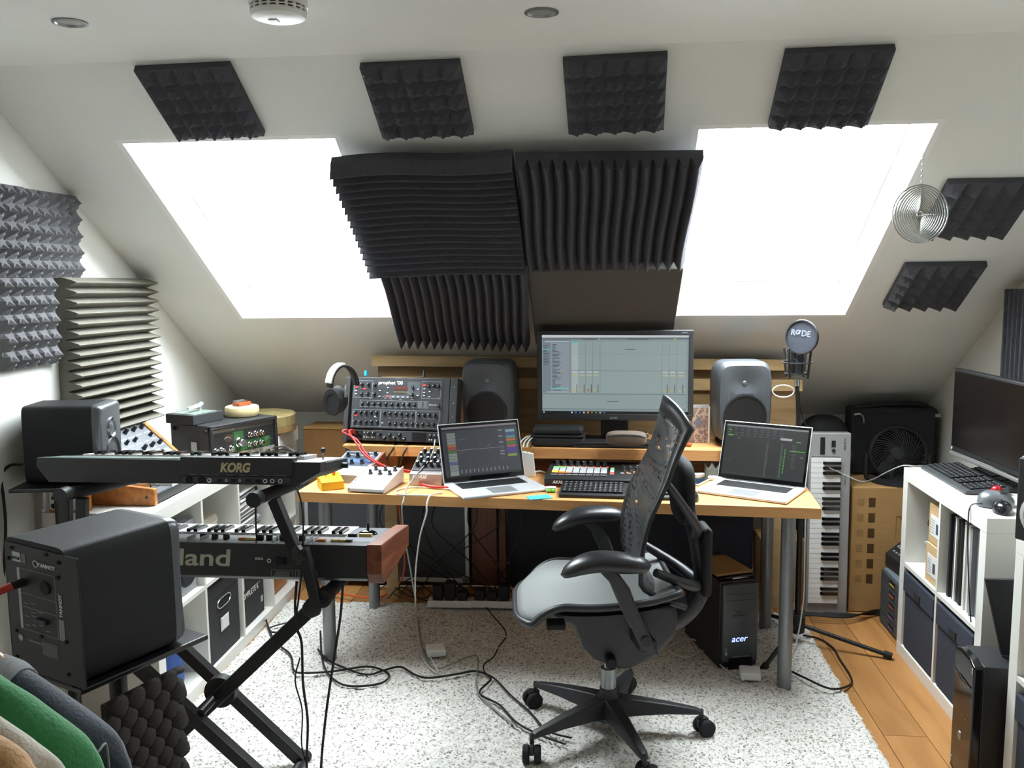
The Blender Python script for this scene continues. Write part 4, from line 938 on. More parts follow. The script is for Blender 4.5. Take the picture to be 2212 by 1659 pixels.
text('title_print', 'KOMPLETE 6', .036, WHITET, t, frame((-.14, -.001, .13), (1, 0, 0), (0, -1, 0)), bold=.0005)
decal('print', [(-.15, .17, -.09, .3, '#d6d6d4', 0), (-.02, .15, .09, .155, '#8a8a88', 0), (.09, .05, .115, .08, '#b9b9b6', 0), (.0, .22, .11, .28, '#55555a', 0)], t, frame((0, 0, 0), (1, 0, 0), (0, -1, 0)))
decal('side_print', [(-.128, .21, -.118, .26, '#6a6a6a', 1)], t, frame((0, -.0004, 0), (1, 0, 0), (0, -1, 0)))
t = thing('wooden_crate', 'brown wooden crate at the far end of the bottom shelf', 'crate', ls(3, .2, .05))
for z in (0.003, .09, .18): MB().bx(-.12, .11, 0, .012, z, z+.08).build('slat', CHERRY, t, bevel=.002)
MB().bx(-.12, .11, .012, .25, 0.002, .012).build('bottom', CHERRY, t)
for x in (-.12, .1): MB().bx(x, x+.012, .012, .25, .0, .27).build('side', CHERRY, t)
# upper row
t = thing('glass_jar', 'clear jar with brown contents on the middle shelf behind the keyboard', 'jar', ls(0, .09, .06, upper=True))
MB().cyl((0, 0, 0), (0, 0, .1), .05, n=24).build('body', mat('brown_contents', '#9a7a52', .3, var=.3, scale=60), t, smooth=40); MB().cyl((0, 0, .1), (0, 0, .112), .052, n=24).build('lid', LGREY, t, smooth=40)
t = thing('loudspeaker_driver', 'pale box with round black speaker cone on the upper shelf', 'speaker', ls(0, .17, .03, upper=True) @ T(.1, 0, 0))
MB().bx(-.1, .06, .0, .25, 0, .27).build('cabinet', mat('pale_blue_grey', '#a3a7ab', .6), t, bevel=.004)
MB().lathe([(0, .0), (.025, -.002), (.06, .012), (.07, .008), (.075, 0)], 32).build('cone', BLACKM, t, T=frame((-.02, -.001, .1), (1, 0, 0), (0, -1, 0)), smooth=50)
t = thing('white_carton', 'white carton topped with a pile of papers on the upper shelf', 'box', ls(1, .16, .06, upper=True))
MB().bx(-.14, .1, 0, .22, 0, .16).build('carton', mat('off_white_card', '#cfccc2', .7), t, bevel=.003)
MB().lathe([(0, .001), (.022, .001), (.022, 0)], 20, T=Matrix.Diagonal((1.2, .7, 1, 1))).build('oval_print', DGREY, t, T=frame((0, 0, .09), (1, 0, 0), (0, -1, 0)))
decal('print_line', [(-.03, .062, .03, .066, '#5a5a5a', 0)], t, frame((0, 0, 0), (1, 0, 0), (0, -1, 0)))
for k in range(8): MB().bx(-.12+random.uniform(-.01, .01), .09+random.uniform(-.01, .01), .0, .2, .161+.007*k, .1675+.007*k).build('paper', mat('aged_paper', '#c7bfae', .8), t, T=T(rz=random.uniform(-.06, .06)))
t = thing('paper_stack', 'untidy tall stack of white papers on the upper shelf', 'papers', ls(2, .17, .03, upper=True))
PAPW = mat('paper_white', '#dcdcd8', .8); PAPG = mat('paper_grey', '#8f949b', .8)
for k in range(34): MB().bx(-.13+random.uniform(-.015, .015), .1+random.uniform(-.02, .02), random.uniform(-.012, .008), .22, .0075*k, .0075*k+.005).build('sheet', PAPG if k % 3 == 1 else PAPW, t, T=T(rz=random.uniform(-.05, .05)))
t = thing('white_binder', 'white ring binder lying in the far upper shelf cell', 'binder', ls(3, .16, .05, upper=True))
MB().bx(-.13, .13, 0, .28, 0, .06).build('cover', WHITE, t, bevel=.003); MB().bx(-.125, .125, .004, .28, .01, .05).build('pages', PAPW, t)
MB().cyl((0, -.001, .03), (0, .003, .03), .012, n=16).build('finger_ring', CHROME, t)
# ---------------------------------------------------------------- on top: analog synth with wooden cheeks
ZT = .791
SYM = Matrix(((0, -1, 0, -1.545), (1, 0, 0, 2.945), (0, 0, 1, ZT), (0, 0, 0, 1)))     # x -> +Y (length), y -> -X (depth)
t = thing('analog_synthesizer', 'analog synthesizer with tilted knob panel and orange wooden cheeks on the shelf', 'synthesizer', SYM)
SL_, SD = .5, .34
cheek = [(0, 0), (SD, 0), (SD, .2), (SD-.02, .225), (.17, .09), (.14, .075), (0, .06)]
CM_ = lambda x: frame((x, 0, 0), (0, 1, 0), (1, 0, 0))
for x in (-.022, SL_): MB().prism(cheek, .022, CM_(x)).build('wooden_cheek', CHERRY, t, bevel=.003)
MB().prism([(0.003, .004), (SD-.005, .004), (SD-.005, .2), (.165, .075), (.14, .05), (.003, .035)], SL_, CM_(0)).build('case', BLACK, t)
pa_ = Vector((0, .165, .076)); pb_ = Vector((0, SD-.012, .213)); up_ = (pb_-pa_).normalized(); PL = (pb_-pa_).length
PM = frame(pa_, (1, 0, 0), Vector((0, -up_.z, up_.y)))
MB().bx(0, SL_, 0, PL, 0, .004).build('panel', mat('panel_steel_grey', '#6f7378', .4, .3), t, T=PM)
MB().bx(0, SL_, PL-.012, PL, .004, .008).build('panel_trim', mat('silver_trim', '#b9bbbf', .3, .7), t, T=PM)
decal('panel_print', [(.03+.06*i, .03+.04*j, .07+.06*i, .033+.04*j, '#e3e4e6', 0) for i in range(8) for j in range(4)]+[(.2+.05*i, .055, .23+.05*i, .06, '#e3e4e6', 0) for i in range(5)], t, PM @ T(0, 0, .004))
for i in range(8):
    for j in range(4):
        if (i+j*3) % 5 == 2: continue
        k = inst('knob', KN4, t, PM @ T(.032+.062*i, .035+.048*j, .004) @ Matrix.Scale(1.05 if j % 2 else .9, 4))
MB().bx(SL_-.05, SL_-.02, .02, .05, .004, .006).build('round_badge', WHITE, t, T=PM, bevel=.002)
def piano(t, Mx, nw, kw, length, m_w=WHITE, start=0, blen=.6, hgt=.018, nblack=None):
    """keys: local x along the keyboard, y from the player's edge (0) to the back, z up"""
    wk = MB().bx(.0005, kw-.0008, 0, length, 0, hgt).mesh('white_key'); wk.materials.append(m_w)
    bk = MB().prism([(length*(1-blen), hgt), (length, hgt), (length, hgt+.009), (length*(1-blen)+.012, hgt+.011), (length*(1-blen)+.003, hgt+.004)], kw*.55, frame((-kw*.275, 0, 0), (0, 1, 0), (1, 0, 0))).mesh('black_key'); bk.materials.append(BLACKG)
    for k in range(nw):
        inst('white_key', wk, t, Mx @ T(k*kw, 0, 0))
        if (k+start) % 7 in (1, 2, 4, 5, 6) and k > 0: inst('black_key', bk, t, Mx @ T(k*kw, 0, 0))
piano(t, T(.12, .004, .036), 16, .0235, .13)
MB().cyl((.05, .06, .04), (.05, .1, .04), .024, n=24).build('pitch_wheel', mat('bronze_wheel', '#8a5a3a', .3, .4), t, smooth=40)
MB().cyl((.085, .06, .04), (.085, .1, .04), .024, n=24).build('mod_wheel', CHROME, t, smooth=40)
MB().bx(.0, .12, .004, .14, .034, .04).build('wheel_panel', mat('panel_steel_grey', '#6f7378', .4), t)
for y, z in ((.03, .03), (.3, .03)): MB().cyl((-.023, y, z), (-.0222, y, z), .005, n=10).build('screw', DGREY, t)
# eurorack box beside it
t = thing('patch_module', 'white patch bay module with dark sockets beside the wooden cheek', 'module', T(-1.80, 2.86, ZT))
MB().bx(-.07, .06, -.045, .0, 0, .1).build('case', CHERRY, t, bevel=.002); MB().bx(-.065, .055, -.048, -.045, .012, .098).build('panel', WHITE, t)
for i in range(4):
    for j in range(3): MB().cyl((-.05+.03*i, -.0475, .025+.028*j), (-.05+.03*i, -.05, .025+.028*j), .009 if j != 1 else .006, n=14).build('socket', BLACKM, t)
# tape echo
a = at(455, 922, Z=.975); c = at(597, 897, Z=.975); d = (c-a); ang = math.atan2(d.y, d.x); wE = min(max(d.length, .36), .42)
EM = T(a.x, a.y, ZT, ang)
t = thing('tape_echo', 'black tape echo unit with green control panel and chrome knobs', 'echo unit', EM)
EW, ED, EH = wE, .27, .183
TOL = mat('black_tolex', '#18191b', .55, var=.2, scale=300, bump=.3, bscale=400)
b = MB(); b.bx(0, EW, .012, ED, 0.012, EH); b.build('case', TOL, t, bevel=.008)
b = MB(); b.bx(0, EW, 0, .014, EH-.012, EH); b.bx(0, EW, 0, .014, .012, .022); b.bx(0, .012, 0, .014, .022, EH-.012); b.bx(EW-.012, EW, 0, .014, .022, EH-.012); b.build('front_frame', TOL, t, bevel=.003)
EF = frame((0, .0105, 0), (1, 0, 0), (0, -1, 0))
MB().bx(.012, EW-.012, .022, EH-.012, -.002, 0).build('panel', BLACK, t, T=EF)
GR = '#2f5a30'
decal('panel_print', [(.012, EH-.035, EW-.012, EH-.014, '#55524e', 0), (.012, .022, EW-.012, .052, '#8e8c84', 0), (.33*EW, .052, .49*EW, EH-.04, GR, 0), (.49*EW, .055, .9*EW, .098, GR, 0), (.075, .10, .125, .138, '#1a1512', 1), (.078, .103, .122, .135, '#3a2f28', 2)], t, EF)
text('title_print', 'SPACE ECHO RE-201', .0125, SILVERT, t, EF @ T(.018, EH-.03, .0012))
KN5 = MB().lathe([(0, .02), (.009, .02), (.0105, .018), (.011, .006), (.013, .004), (.013, 0)], 16).mesh('echo_knob', 40); KN5.materials.append(CHROME)
for x, y, s_ in ((.055, .075, 1), (.105, .075, 1), (.02+.005, .075, 1), (.41*EW, .095, 1.7), (.58*EW, .118, 1), (.67*EW, .118, 1), (.76*EW, .118, 1), (.57*EW, .076, 1), (.66*EW, .076, 1), (.75*EW, .076, 1)): inst('knob', KN5, t, EF @ T(x, y, .0008) @ Matrix.Scale(s_*.95, 4))
MB().cyl((.86*EW, .08, 0), (.88*EW, .088, .022), .003, .004, n=8).build('toggle_switch', CHROME, t, T=EF)
MB().tube([(.09+.022*math.cos(q), .106+.02*math.sin(q), .0014) for q in (.6, 1.2, 1.8, 2.4)], .0006, n=4).build('meter_needle', WHITET, t, T=EF)
for x in (.15, .3): MB().cyl((x*1., .036, 0), (x, .036, .02), .006, n=12).build('jack_plug', CHROME, t, T=EF)
MB().bx(-.004, .0, .09, .13, .07, .11).build('side_handle', STEEL, t, bevel=.002)
for y in (.03, .24): MB().lathe([(0, .01), (.009, .008), (.011, 0)], 14).build('rubber_foot', BLACKM, t, T=frame((0, y, EH-.025), (0, 1, 0), (-1, 0, 0)), smooth=50)
for x in (.03, EW-.03):
    for y in (.03, ED-.03): MB().cyl((x, y, 0), (x, y, .013), .012, n=14).build('foot', BLACKM, t)
# on the echo: black box + kalimba drum
ET = ZT+EH
t = thing('black_box', 'shallow black box with a clear rectangular dish on the tape echo', 'box', EM @ T(.0, .155, EH+.001, .12))
MB().bx(-.02, .15, -.06, .1, 0, .04).build('box_body', mat('black_paper', '#2a2c2e', .7), t, bevel=.002)
MB().bx(.0, .13, -.045, .085, .04, .0415).build('glass_plate', mat('green_glass', '#7d8f84', .15), t)
GL = mat('clear_acrylic', '#b7c5c8', .12)
MB().bar((.01, .0, .062), (.11, .03, .066), .012, .012).build('rod', GL, t)
for x, y in ((.01, .0), (.11, .03)): MB().bar((x, y, .0415), (x, y, .062), .008).build('support', GL, t)
MB().ball((.118, .032, .068), .01, n=10, m=8).build('end_ball', GL, t, smooth=60)
t = thing('round_drum_box', 'round pale skin-covered drum on top of the tape echo', 'drum', EM @ T(.275, .13, EH+.001))
MB().lathe([(0, .001), (.07, .001), (.074, .006), (.075, .03), (.072, .042), (.066, .045), (0, .046)], 40).build('shell', mat('pale_skin', '#cdbb8c', .6, var=.08, scale=14), t, smooth=40)
t = thing('thumb_piano', 'small thumb piano with metal tines lying on the round drum', 'thumb piano', EM @ T(.275, .13, EH+.048, .1))
MB().prism([(-.038, -.022), (.038, -.022), (.032, .026), (-.032, .026)], .014).build('sound_box', wood('red_wood', '#a5522c', '#7d3a1c', 0), t, bevel=.002)
for k in range(7): MB().bar((-.027+.009*k, -.018, .018), (-.027+.009*k, .024, .022), .004, .0015).build('tine', CHROME, t)
MB().bar((-.034, .012, .016), (.034, .012, .016), .004).build('bridge', CHROME, t)
# large round wooden drum on a white box at the far end
P = at(600, 950, Z=.86)
t = thing('frame_drum', 'large round brown frame drum behind the tape echo', 'drum', T(-1.60, 4.06, ZT+.07))
MB().lathe([(0, .001), (.165, .001), (.17, .006), (.17, .035), (0, .035)], 48).build('lower_shell', wood('drum_brown', '#8e7550', '#735a38', 2), t, smooth=40)
MB().lathe([(0, .036), (.17, .036), (.17, .08), (.165, .085), (0, .087)], 48).build('upper_shell', wood('drum_pale', '#a39468', '#8b7b50', 2), t, smooth=40)
tag(MB().bx(-.17, .15, -.12, .15, 0, .069).build('white_box', WHITE, T=T(-1.62, 4.08, ZT), bevel=.004), 'flat white box under the large frame drum', 'box')
# ================================================================== near and far desktop speakers
SPK = mat('speaker_vinyl', '#131415', .62, spec=.3, var=.12, scale=350, bump=.12, bscale=500)
def desktop_speaker(Mx, s, label, back=True):
    """local: x = width, y = depth (0 front, towards -y is the listener), z up"""
    t = thing('powered_speaker', label, 'speaker', Mx @ Matrix.Scale(s, 4), 'pair of black powered speakers')
    W2, D, H = .112, .253, .297
    def body(u, v):
        a = 2*pi*u; e = .19; c, q = math.cos(a), math.sin(a); x = math.copysign(abs(c)**e, c); z = math.copysign(abs(q)**e, q)
        if z > 0: x *= 1-.02*z
        return Vector((W2*x, D*v, .002+H/2+H/2*z))
    b = MB(); b.grid(body, 64, 1, wrap=True); b.add([body(i/64, 1) for i in range(64)], [tuple(range(64))]); b.build('cabinet', SPK, t, smooth=35)
    def fr_(u, v):
        p = body(u, 0); k = 1-.12*v**2; yy = -.035*math.sin(pi/2*v)
        return Vector((p.x*k, yy+.012*math.sin(pi*(p.z/H))*v, .002+H/2+(p.z-.002-H/2)*k))
    b = MB(); b.grid(fr_, 64, 6, wrap=True); b.add([fr_(i/64, 1) for i in range(64)], [tuple(range(63, -1, -1))]); b.build('front_baffle', mat('baffle_silver_grey', '#55585c', .35, .3), t, smooth=35)
    for z, r_, nm in ((.2, .038, 'tweeter'), (.095, .066, 'woofer')):
        MB().lathe([(0, .006), (r_*.4, .004), (r_*.85, -.004), (r_, .008), (r_*1.06, .0)], 32).build(nm, DGREY if nm == 'woofer' else mat('dome_metal', '#7d8184', .3, .7), t, T=frame((0, -.03, z), (1, 0, 0), (0, -1, 0)), smooth=40)
    if back:
        BF = frame((W2, D, .002), (-1, 0, 0), (0, 1, 0)) @ Matrix.Diagonal((.224/.184, 1, 1, 1))      # x runs right as seen from behind
        MB().bx(.008, 2*W2-.008, .008, H-.012, 0, .003).build('back_panel', mat('back_plate', '#1a1b1c', .55), t, T=BF, bevel=.004)
        R = []; g_ = '#8b8f90'
        def rl(x0, y0, x1, y1, w=.001): R.extend([(x0, y0, x1, y0+w, g_), (x0, y1-w, x1, y1, g_), (x0, y0, x0+w, y1, g_), (x1-w, y0, x1, y1, g_)])
        rl(.04, .10, .15, .235); R.append((.04, .10, .048, .235, '#a9adad')); R.append((.048, .15, .15, .151, g_)); R.append((.048, .18, .15, .181, g_)); R.append((.153, .10, .168, .145, '#7d8181'))
        for k in range(14): R.append((.055+.02*(k % 4), .11+.016*(k//4)+.004*(k % 3), .068+.02*(k % 4), .1115+.016*(k//4)+.004*(k % 3), '#8f9393'))
        R += [(.03, .247, .055, .268, '#b9bcbc', 1), (.057, .247, .07, .268, '#5d6060', 1), (.10, .055, .145, .085, '#4d5050', 0)]
        R += [(.06+.006*k, .075, .0645+.006*k, .08, '#6d7070', 0) for k in range(7)]
        decal('panel_print', R, t, BF @ T(0, 0, .003))
        text('brand_lettering', 'TANNOY', .0115, WHITET, t, BF @ T(.105, .248, .0038), bold=.0003)
        text('brand_lettering', 'TANNOY', .0115, WHITET, t, BF @ T(.166, .15, .0038, pi/2), bold=.0003)
        text('model_lettering', 'REVEAL', .009, BLACK, t, BF @ T(.0305, .252, .0046), sx=.75)
        MB().lathe([(.006, .0), (.0075, .0), (.0075, .001), (.006, .001)], 20, closed=True).build('emblem', WHITET, t, T=BF @ T(.098, .252, .0035))
        MB().lathe([(0, .001), (.007, .001), (.007, 0)], 20).build('emblem', LGREY, t, T=BF @ T(.038, .078, .0035))
        MB().lathe([(0, .004), (.013, .004), (.015, .0)], 24).build('combo_socket', BLACKM, t, T=BF @ T(.122, .205, .003), smooth=40)
        for x, y in ((.03, .275), (.13, .278), (.165, .268), (.018, .25), (.16, .235), (.025, .09), (.17, .1), (.1, .095), (.02, .03), (.17, .03)): MB().cyl((x, y, .003), (x, y, .006), .004, n=10).build('screw', BLACKM, t, T=BF)
        MB().bx(.09, .125, .125, .135, .003, .012).build('level_knob', BLACK, t, T=BF, bevel=.003)
        MB().cyl((.06, .205, .003), (.06, .205, .03), .009, n=14).build('cable_plug', BLACK, t, T=BF, smooth=40)
        MB().cyl((.06, .205, .03), (.045, .19, .09), .008, n=14).build('red_plug_sleeve', REDC, t, T=BF, smooth=40)
    return t
# near one: corner K is the back/right edge
K2 = at(143, 1190, Y=1.65); zb = K2.z-.297
fd = Vector((math.cos(math.radians(65)), math.sin(math.radians(65)), 0))          # depth direction back->front
ang = math.atan2(-fd.y, -fd.x)-pi/2                            # local +y = back direction = -fd
lx = Vector((math.cos(ang), math.sin(ang), 0))
org = Vector((K2.x, K2.y, zb))+fd*.253-lx*.112*(1 if lx.dot(Vector((1, 0, 0))) > 0 else -1)
desktop_speaker(T(org.x, org.y, zb, ang), 1., 'black powered speaker seen from behind in the left foreground')
SPN = (org.copy(), ang, zb)
MPL = mat('plate_black', '#17181a', .3)
def plate_stand(c, ang, z, w, d, label, off=(0, 0), bw=.12):
    t = thing('speaker_stand', label, 'speaker stand', T(c.x, c.y, 0, ang))
    MB().bx(-w/2, w/2, -d/2, d/2, z-.014, z-.001).build('top_plate', MPL, t, bevel=.004)
    MB().cyl((off[0], off[1], .03), (off[0], off[1], z-.014), .02, n=20).build('column', BLKMET, t, smooth=40)
    MB().bx(off[0]-bw, off[0]+bw, off[1]-bw, off[1]+bw, .0, .03).build('base_plate', MPL, t, bevel=.004)
    return t
pc = at(300, 1500, Z=zb); cc = Vector((org.x, org.y, 0))-fd*.11+fd*.03
ts = plate_stand(cc, ang, zb, .235, .33, 'black speaker stand with flat plate under the near speaker')
# egg-crate foam wrapped in front of the stand
a0, a1 = at(205, 1560, Y=1.62), at(368, 1520, Y=1.80)
def egg(u, v):
    p = Vector((a0.x, a0.y, 0)).lerp(Vector((a1.x, a1.y, 0)), u); z = .03+(zb-.04)*v
    nrm = Vector((a1.y-a0.y, -(a1.x-a0.x), 0)).normalized()
    h = .007*(math.sin(u*2*pi*4.5)*math.sin(v*2*pi*11)+.0)
    return p+nrm*(h+.02)+Vector((0, 0, z))+(Vector((a1.x-a0.x, a1.y-a0.y, 0)).normalized()*.012*math.cos(v*2*pi*11) if u > .98 else Vector())
o = MB().grid(egg, 42, 90).build('egg_crate_foam', mat('eggcrate_foam', '#3b3836', .97, var=.15, scale=200, spec=.1), smooth=80); s_ = o.modifiers.new('solid', 'SOLIDIFY'); s_.thickness = .02
tag(o, 'dark egg-crate foam sheet hanging below the near speaker', 'foam')
# far speaker by the left wall
P = at(47, 1042, Y=2.74); zf = P.z
af = math.radians(100)                                        # faces +X, turned a little to the camera
desktop_speaker(T(P.x+.245, 2.83, zf, af), .87, 'black powered speaker by the left wall behind the upper keyboard', back=False)
plate_stand(Vector((P.x+.14, 2.79, 0)), af, zf, .25, .29, 'black speaker stand with flat plate by the left wall', (-.085, 0), .07)
# ================================================================== keyboards on the X stand
YK = 2.45
def k_(u, v, Y=YK): return at(u, v, Y=Y)
kl, kr = k_(74, 991), k_(690, 998); kb = k_(400, 1048)
KW = kr.x-kl.x; KH = kl.z-kb.z
tk = math.radians(8.5)
KMx = T(kl.x, YK, kb.z+.004, 0, -tk)
t = thing('stage_keyboard', 'black keyboard seen from behind with large brand lettering, upper tier of the stand', 'keyboard', KMx)
KB = mat('synth_black', '#242527', .5, var=.04, scale=200)
KD = .285
prof = [(0, KH*.98), (KW, KH*.90), (KW, KH*.52), (KW-.065, 0), (.1, 0), (.04, 0), (0, KH*.62)]
MB().prism(prof, .05, frame((0, .05, 0), (1, 0, 0), (0, -1, 0))).build('rear_body', KB, t, bevel=.002)
MB().prism([(0, KH*.93), (KW, KH*.86), (KW, KH*.5), (KW-.065, .01), (.1, .01), (0, KH*.55)], KD-.05, frame((0, KD, 0), (1, 0, 0), (0, -1, 0))).build('body', KB, t, bevel=.002)
RFx = lambda px: (px-74)/616*KW
RF = frame((0, 0, 0), (1, 0, 0), (0, -1, 0))
MB().bx(RFx(391), RFx(632), KH*.32, KH*1.06, -.04, .004).build('rear_block', KB, t, T=RF, bevel=.002)
MB().bx(RFx(397), RFx(628), .006, KH*.30, -.02, .003).build('jack_panel', mat('jack_panel_grey', '#35373a', .5), t, T=RF, bevel=.001)
text('brand_lettering', 'KORG', .036, mat('gold_print', '#b9ad84', .45), t, RF @ T(RFx(478), KH*.50, .0045), bold=.0016, shear=.18, sx=.88)
SOC = MB().lathe([(.0035, .002), (.0035, .0035), (.0065, .0035), (.0075, .002), (.0075, 0), (.0035, 0)], 16, closed=True).mesh('socket', 40); SOC.materials.append(CHROME)
for px in (456, 575, 590, 607): inst('socket', SOC, t, RF @ T(RFx(px), KH*.155, .003))
for px in (492, 521): inst('socket', SOC, t, RF @ T(RFx(px), KH*.155, .003) @ Matrix.Scale(.6, 4))
for px in (412, 438): MB().lathe([(0, .001), (.009, .001), (.01, .003), (.011, 0)], 20).build('midi_socket', BLACKM, t, T=RF @ T(RFx(px), KH*.16, .003))
for px in (477, 507, 538, 559): MB().bx(-.006, .006, -.004, .004, 0, .003).build('switch', BLACKM, t, T=RF @ T(RFx(px), KH*.16, .003))
decal('jack_print', [(RFx(px), KH*.36, RFx(px)+.02, KH*.375, '#7d7f80', 0) for px in (412, 440, 462, 492, 520, 545, 572, 590, 605)], t, RF @ T(0, 0, .004))
MB().bx(.02, RFx(380), .012, .1, KH*.96, KH*.985).build('panel_window', mat('panel_green_grey', '#7f8f8a', .25), t)
MB().bx(RFx(640), KW-.004, .006, KD-.02, KH*.87, KH*.90).build('control_panel', mat('panel_light', '#a9abad', .4), t)
MB().cyl((KW-.03, .12, KH*.89), (KW-.03, .12, KH*.89+.03), .003, n=8).build('joystick_shaft', CHROME, t); MB().lathe([(0, .016), (.006, .014), (.008, .006), (.004, 0)], 14).build('joystick_cap', BLACK, t, T=T(KW-.03, .12, KH*.89+.022), smooth=50)
# keys: player's edge is at y=KD, so flip
piano(t, T(KW-.1, KD-.004, KH*.80, pi), int((KW-.14)/.0225), .0225, .125, blen=.62, hgt=.016)
MB().cyl((KW, .22, KH*.6), (KW+.018, .22, KH*.6), .009, n=14).build('strap_button', BLACK, t, smooth=40)
# lower keyboard
rtl, rtr, rbr = k_(389, 1175), k_(791, 1184), k_(791, 1262)
RW = 1.06; RH = rtr.z-rbr.z; tr_ = math.radians(6); RX0 = rtr.x-RW+.045
RMx = T(RX0, YK, rbr.z+.004, 0, -tr_)
t = thing('wooden_end_keyboard', 'vintage keyboard with wooden end cheek and silver lettering, lower tier of the stand', 'keyboard', RMx)
RD = .36; e_ = RW-.045
MB().prism([(0, .012), (0, RH), (.14, RH*.97), (.2, RH*.80), (RD, RH*.74), (RD, RH*.2), (.1, 0), (.02, 0)], e_, frame((0, 0, 0), (0, 1, 0), (1, 0, 0))).build('body', KB, t, bevel=.002)
for x in (-.03, e_): MB().prism([(-.006, RH*.25), (-.006, RH*1.04), (.15, RH*1.03), (RD+.01, RH*.98), (RD+.01, RH*.35), (.06, -.006), (.02, -.006)], .045 if x > 0 else .03, frame((x, 0, 0), (0, 1, 0), (1, 0, 0))).build('wooden_cheek', WALNUT, t, bevel=.003)
RRf = frame((0, 0, 0), (1, 0, 0), (0, -1, 0))
sc_ = (rtr.x-rtl.x)/402
rx = lambda px: e_-(791-px)*sc_
text('brand_lettering', 'Roland', .07, SILVERT, t, RRf @ T(rx(497), RH*.38, .0005), bold=.0012, sx=1.42, shear=.05, align='RIGHT')
MB().bx(.01, e_-.005, .004, .135, RH*.965, RH*.985).build('control_panel', mat('panel_blue_grey', '#70757c', .35), t)
piano(t, T(e_-.12, RD-.004, RH*.72, pi), int((e_-.14)/.0228), .0228, .14, blen=.62, hgt=.022)
MB().bx(e_-.12, e_-.004, .15, RD-.01, RH*.74, RH*.9).build('bender_panel', mat('bender_grey', '#4d5258', .4), t)
MB().ball((e_-.06, .24, RH*.9), .032, .02, .014, 16, 8).build('bender_lever', BLACKG, t, smooth=60); MB().cyl((e_-.06, .24, RH*.9), (e_-.06, .24, RH*.9+.034), .005, n=10).build('bender_stick', BLACKG, t)
OB = mat('orange_button', '#d9863a', .4); YB_ = mat('cream_button', '#d8c27a', .4)
for px, m_, w in ((505, OB, .012), (520, YB_, .022), (680, OB, .013), (709, YB_, .011), (726, YB_, .011), (740, MGREY, .01)): MB().bx(-w, w, -.007, .007, 0, .008).build('button', m_, t, T=T(rx(px), .06, RH*.985), bevel=.002)
for px in (414, 440, 466, 543, 562, 592, 635): MB().bx(-.009, .009, -.006, .006, 0, .016).build('slider_cap', BLACK, t, T=T(rx(px), .07, RH*.985), bevel=.002)
for px in (390, 420, 580, 655, 667): MB().bx(-.001, .001, -.03, .03, 0, .012).build('slider_stem', LGREY, t, T=T(rx(px), .06, RH*.985))
for x in (.085, .1): MB().bx(e_-x-.006, e_-x+.006, .17, .185, RH*.9, RH*.9+.012).build('push_button', BLACK, t)
MB().bx(e_-.075, e_-.035, .185, .2, RH*.9, RH*.9+.01).build('push_button', YB_, t)
decal('panel_lines', [(.02, .03, e_-.05, .0315, '#b5443a', 0), (.02, .1, e_-.05, .1015, '#c9ccd0', 0), (rx(560), .012, rx(760), .02, '#c9ccd0', 0)], t, T(0, 0, RH*.985))
decal('rear_plates', [(rx(585), .012, rx(632), .033, '#8f8e84', 0), (rx(586), .013, rx(631), .032, '#222324', 1), (rx(637), .012, rx(684), .033, '#8f8e84', 0), (rx(638), .013, rx(683), .032, '#222324', 1)]+[(rx(590)+.002*k, .015+.003*k, rx(625), .016+.003*k, '#8f8e84', 2) for k in range(5)]+[(rx(642), .015+.003*k, rx(676), .016+.003*k, '#8f8e84', 2) for k in range(5)], t, RRf)
inst('socket', SOC, t, RRf @ T(rx(581), RH*.55, 0))
for k, px in enumerate((553, 559, 565)): inst('socket', SOC, t, RRf @ T(rx(px), RH*.6, 0) @ Matrix.Scale(.6, 4))
MB().bx(-.012, .012, -.01, .01, 0, .012).build('power_switch', BLACKM, t, T=RRf @ T(rx(606), RH*.55, 0)); MB().cyl((rx(674), RH*.57, 0), (rx(674), RH*.57, .006), .004, n=10).build('red_socket', REDC, t, T=RRf)
# X stand
t = thing('keyboard_stand', 'black double-tier X-frame keyboard stand with round hub', 'keyboard stand', T(0, 0, 0))
def q_(u, v, Y): return at(u, v, Y=Y)
YA, YBm, YA2 = 2.64, 2.555, 2.44
h_ = q_(477, 1493, 2.585)
def ext(p, q, z0, z1):
    d = q-p; return p+d*((z0-p.z)/d.z), p+d*((z1-p.z)/d.z)
pa, pb = ext(q_(380, 1387, YA), q_(650, 1640, YA), .03, RMx.translation.z-.03)
MB().bar(pa, pb, .036, .036, up=(0, 1, 0)).build('leg', BLKMET, t, bevel=.003); TA = (pa, pb)
pa2, pb2 = ext(q_(372, 1505, YA2), q_(538, 1655, YA2), .03, RMx.translation.z-.03)
MB().bar(pa2, pb2, .036, .036, up=(0, 1, 0)).build('leg', BLKMET, t, bevel=.003)
pc_, pd = ext(q_(690, 1298, YBm), q_(380, 1592, YBm), .03, RMx.translation.z-.045)
MB().bar(pc_, pd, .042, .042, up=(0, 1, 0)).build('leg', BLKMET, t, bevel=.003)
MB().cyl(h_+Vector((0, -.012, 0)), h_+Vector((0, .02, 0)), .05, n=32).build('hub', BLACK, t, smooth=40)
MB().cyl((h_.x, YA2, h_.z), (h_.x, YA, h_.z), .012, n=14).build('pivot', BLKMET, t, smooth=40)
for p in (pa, pa2, pc_):
    pass
MB().cyl((pa.x, 2.28, .022), (pa.x, 2.665, .022), .017, n=14).build('foot_bar', BLKMET, t, smooth=40)
MB().cyl((pc_.x, 2.28, .022), (pc_.x, 2.665, .022), .017, n=14).build('foot_bar', BLKMET, t, smooth=40)
for x in (pa.x, pc_.x):
    for y in (2.26, 2.66): MB().cyl((x, y, .02), (x, y+.025, .02), .02, n=16).build('foot_cap', BLACKM, t, smooth=40)
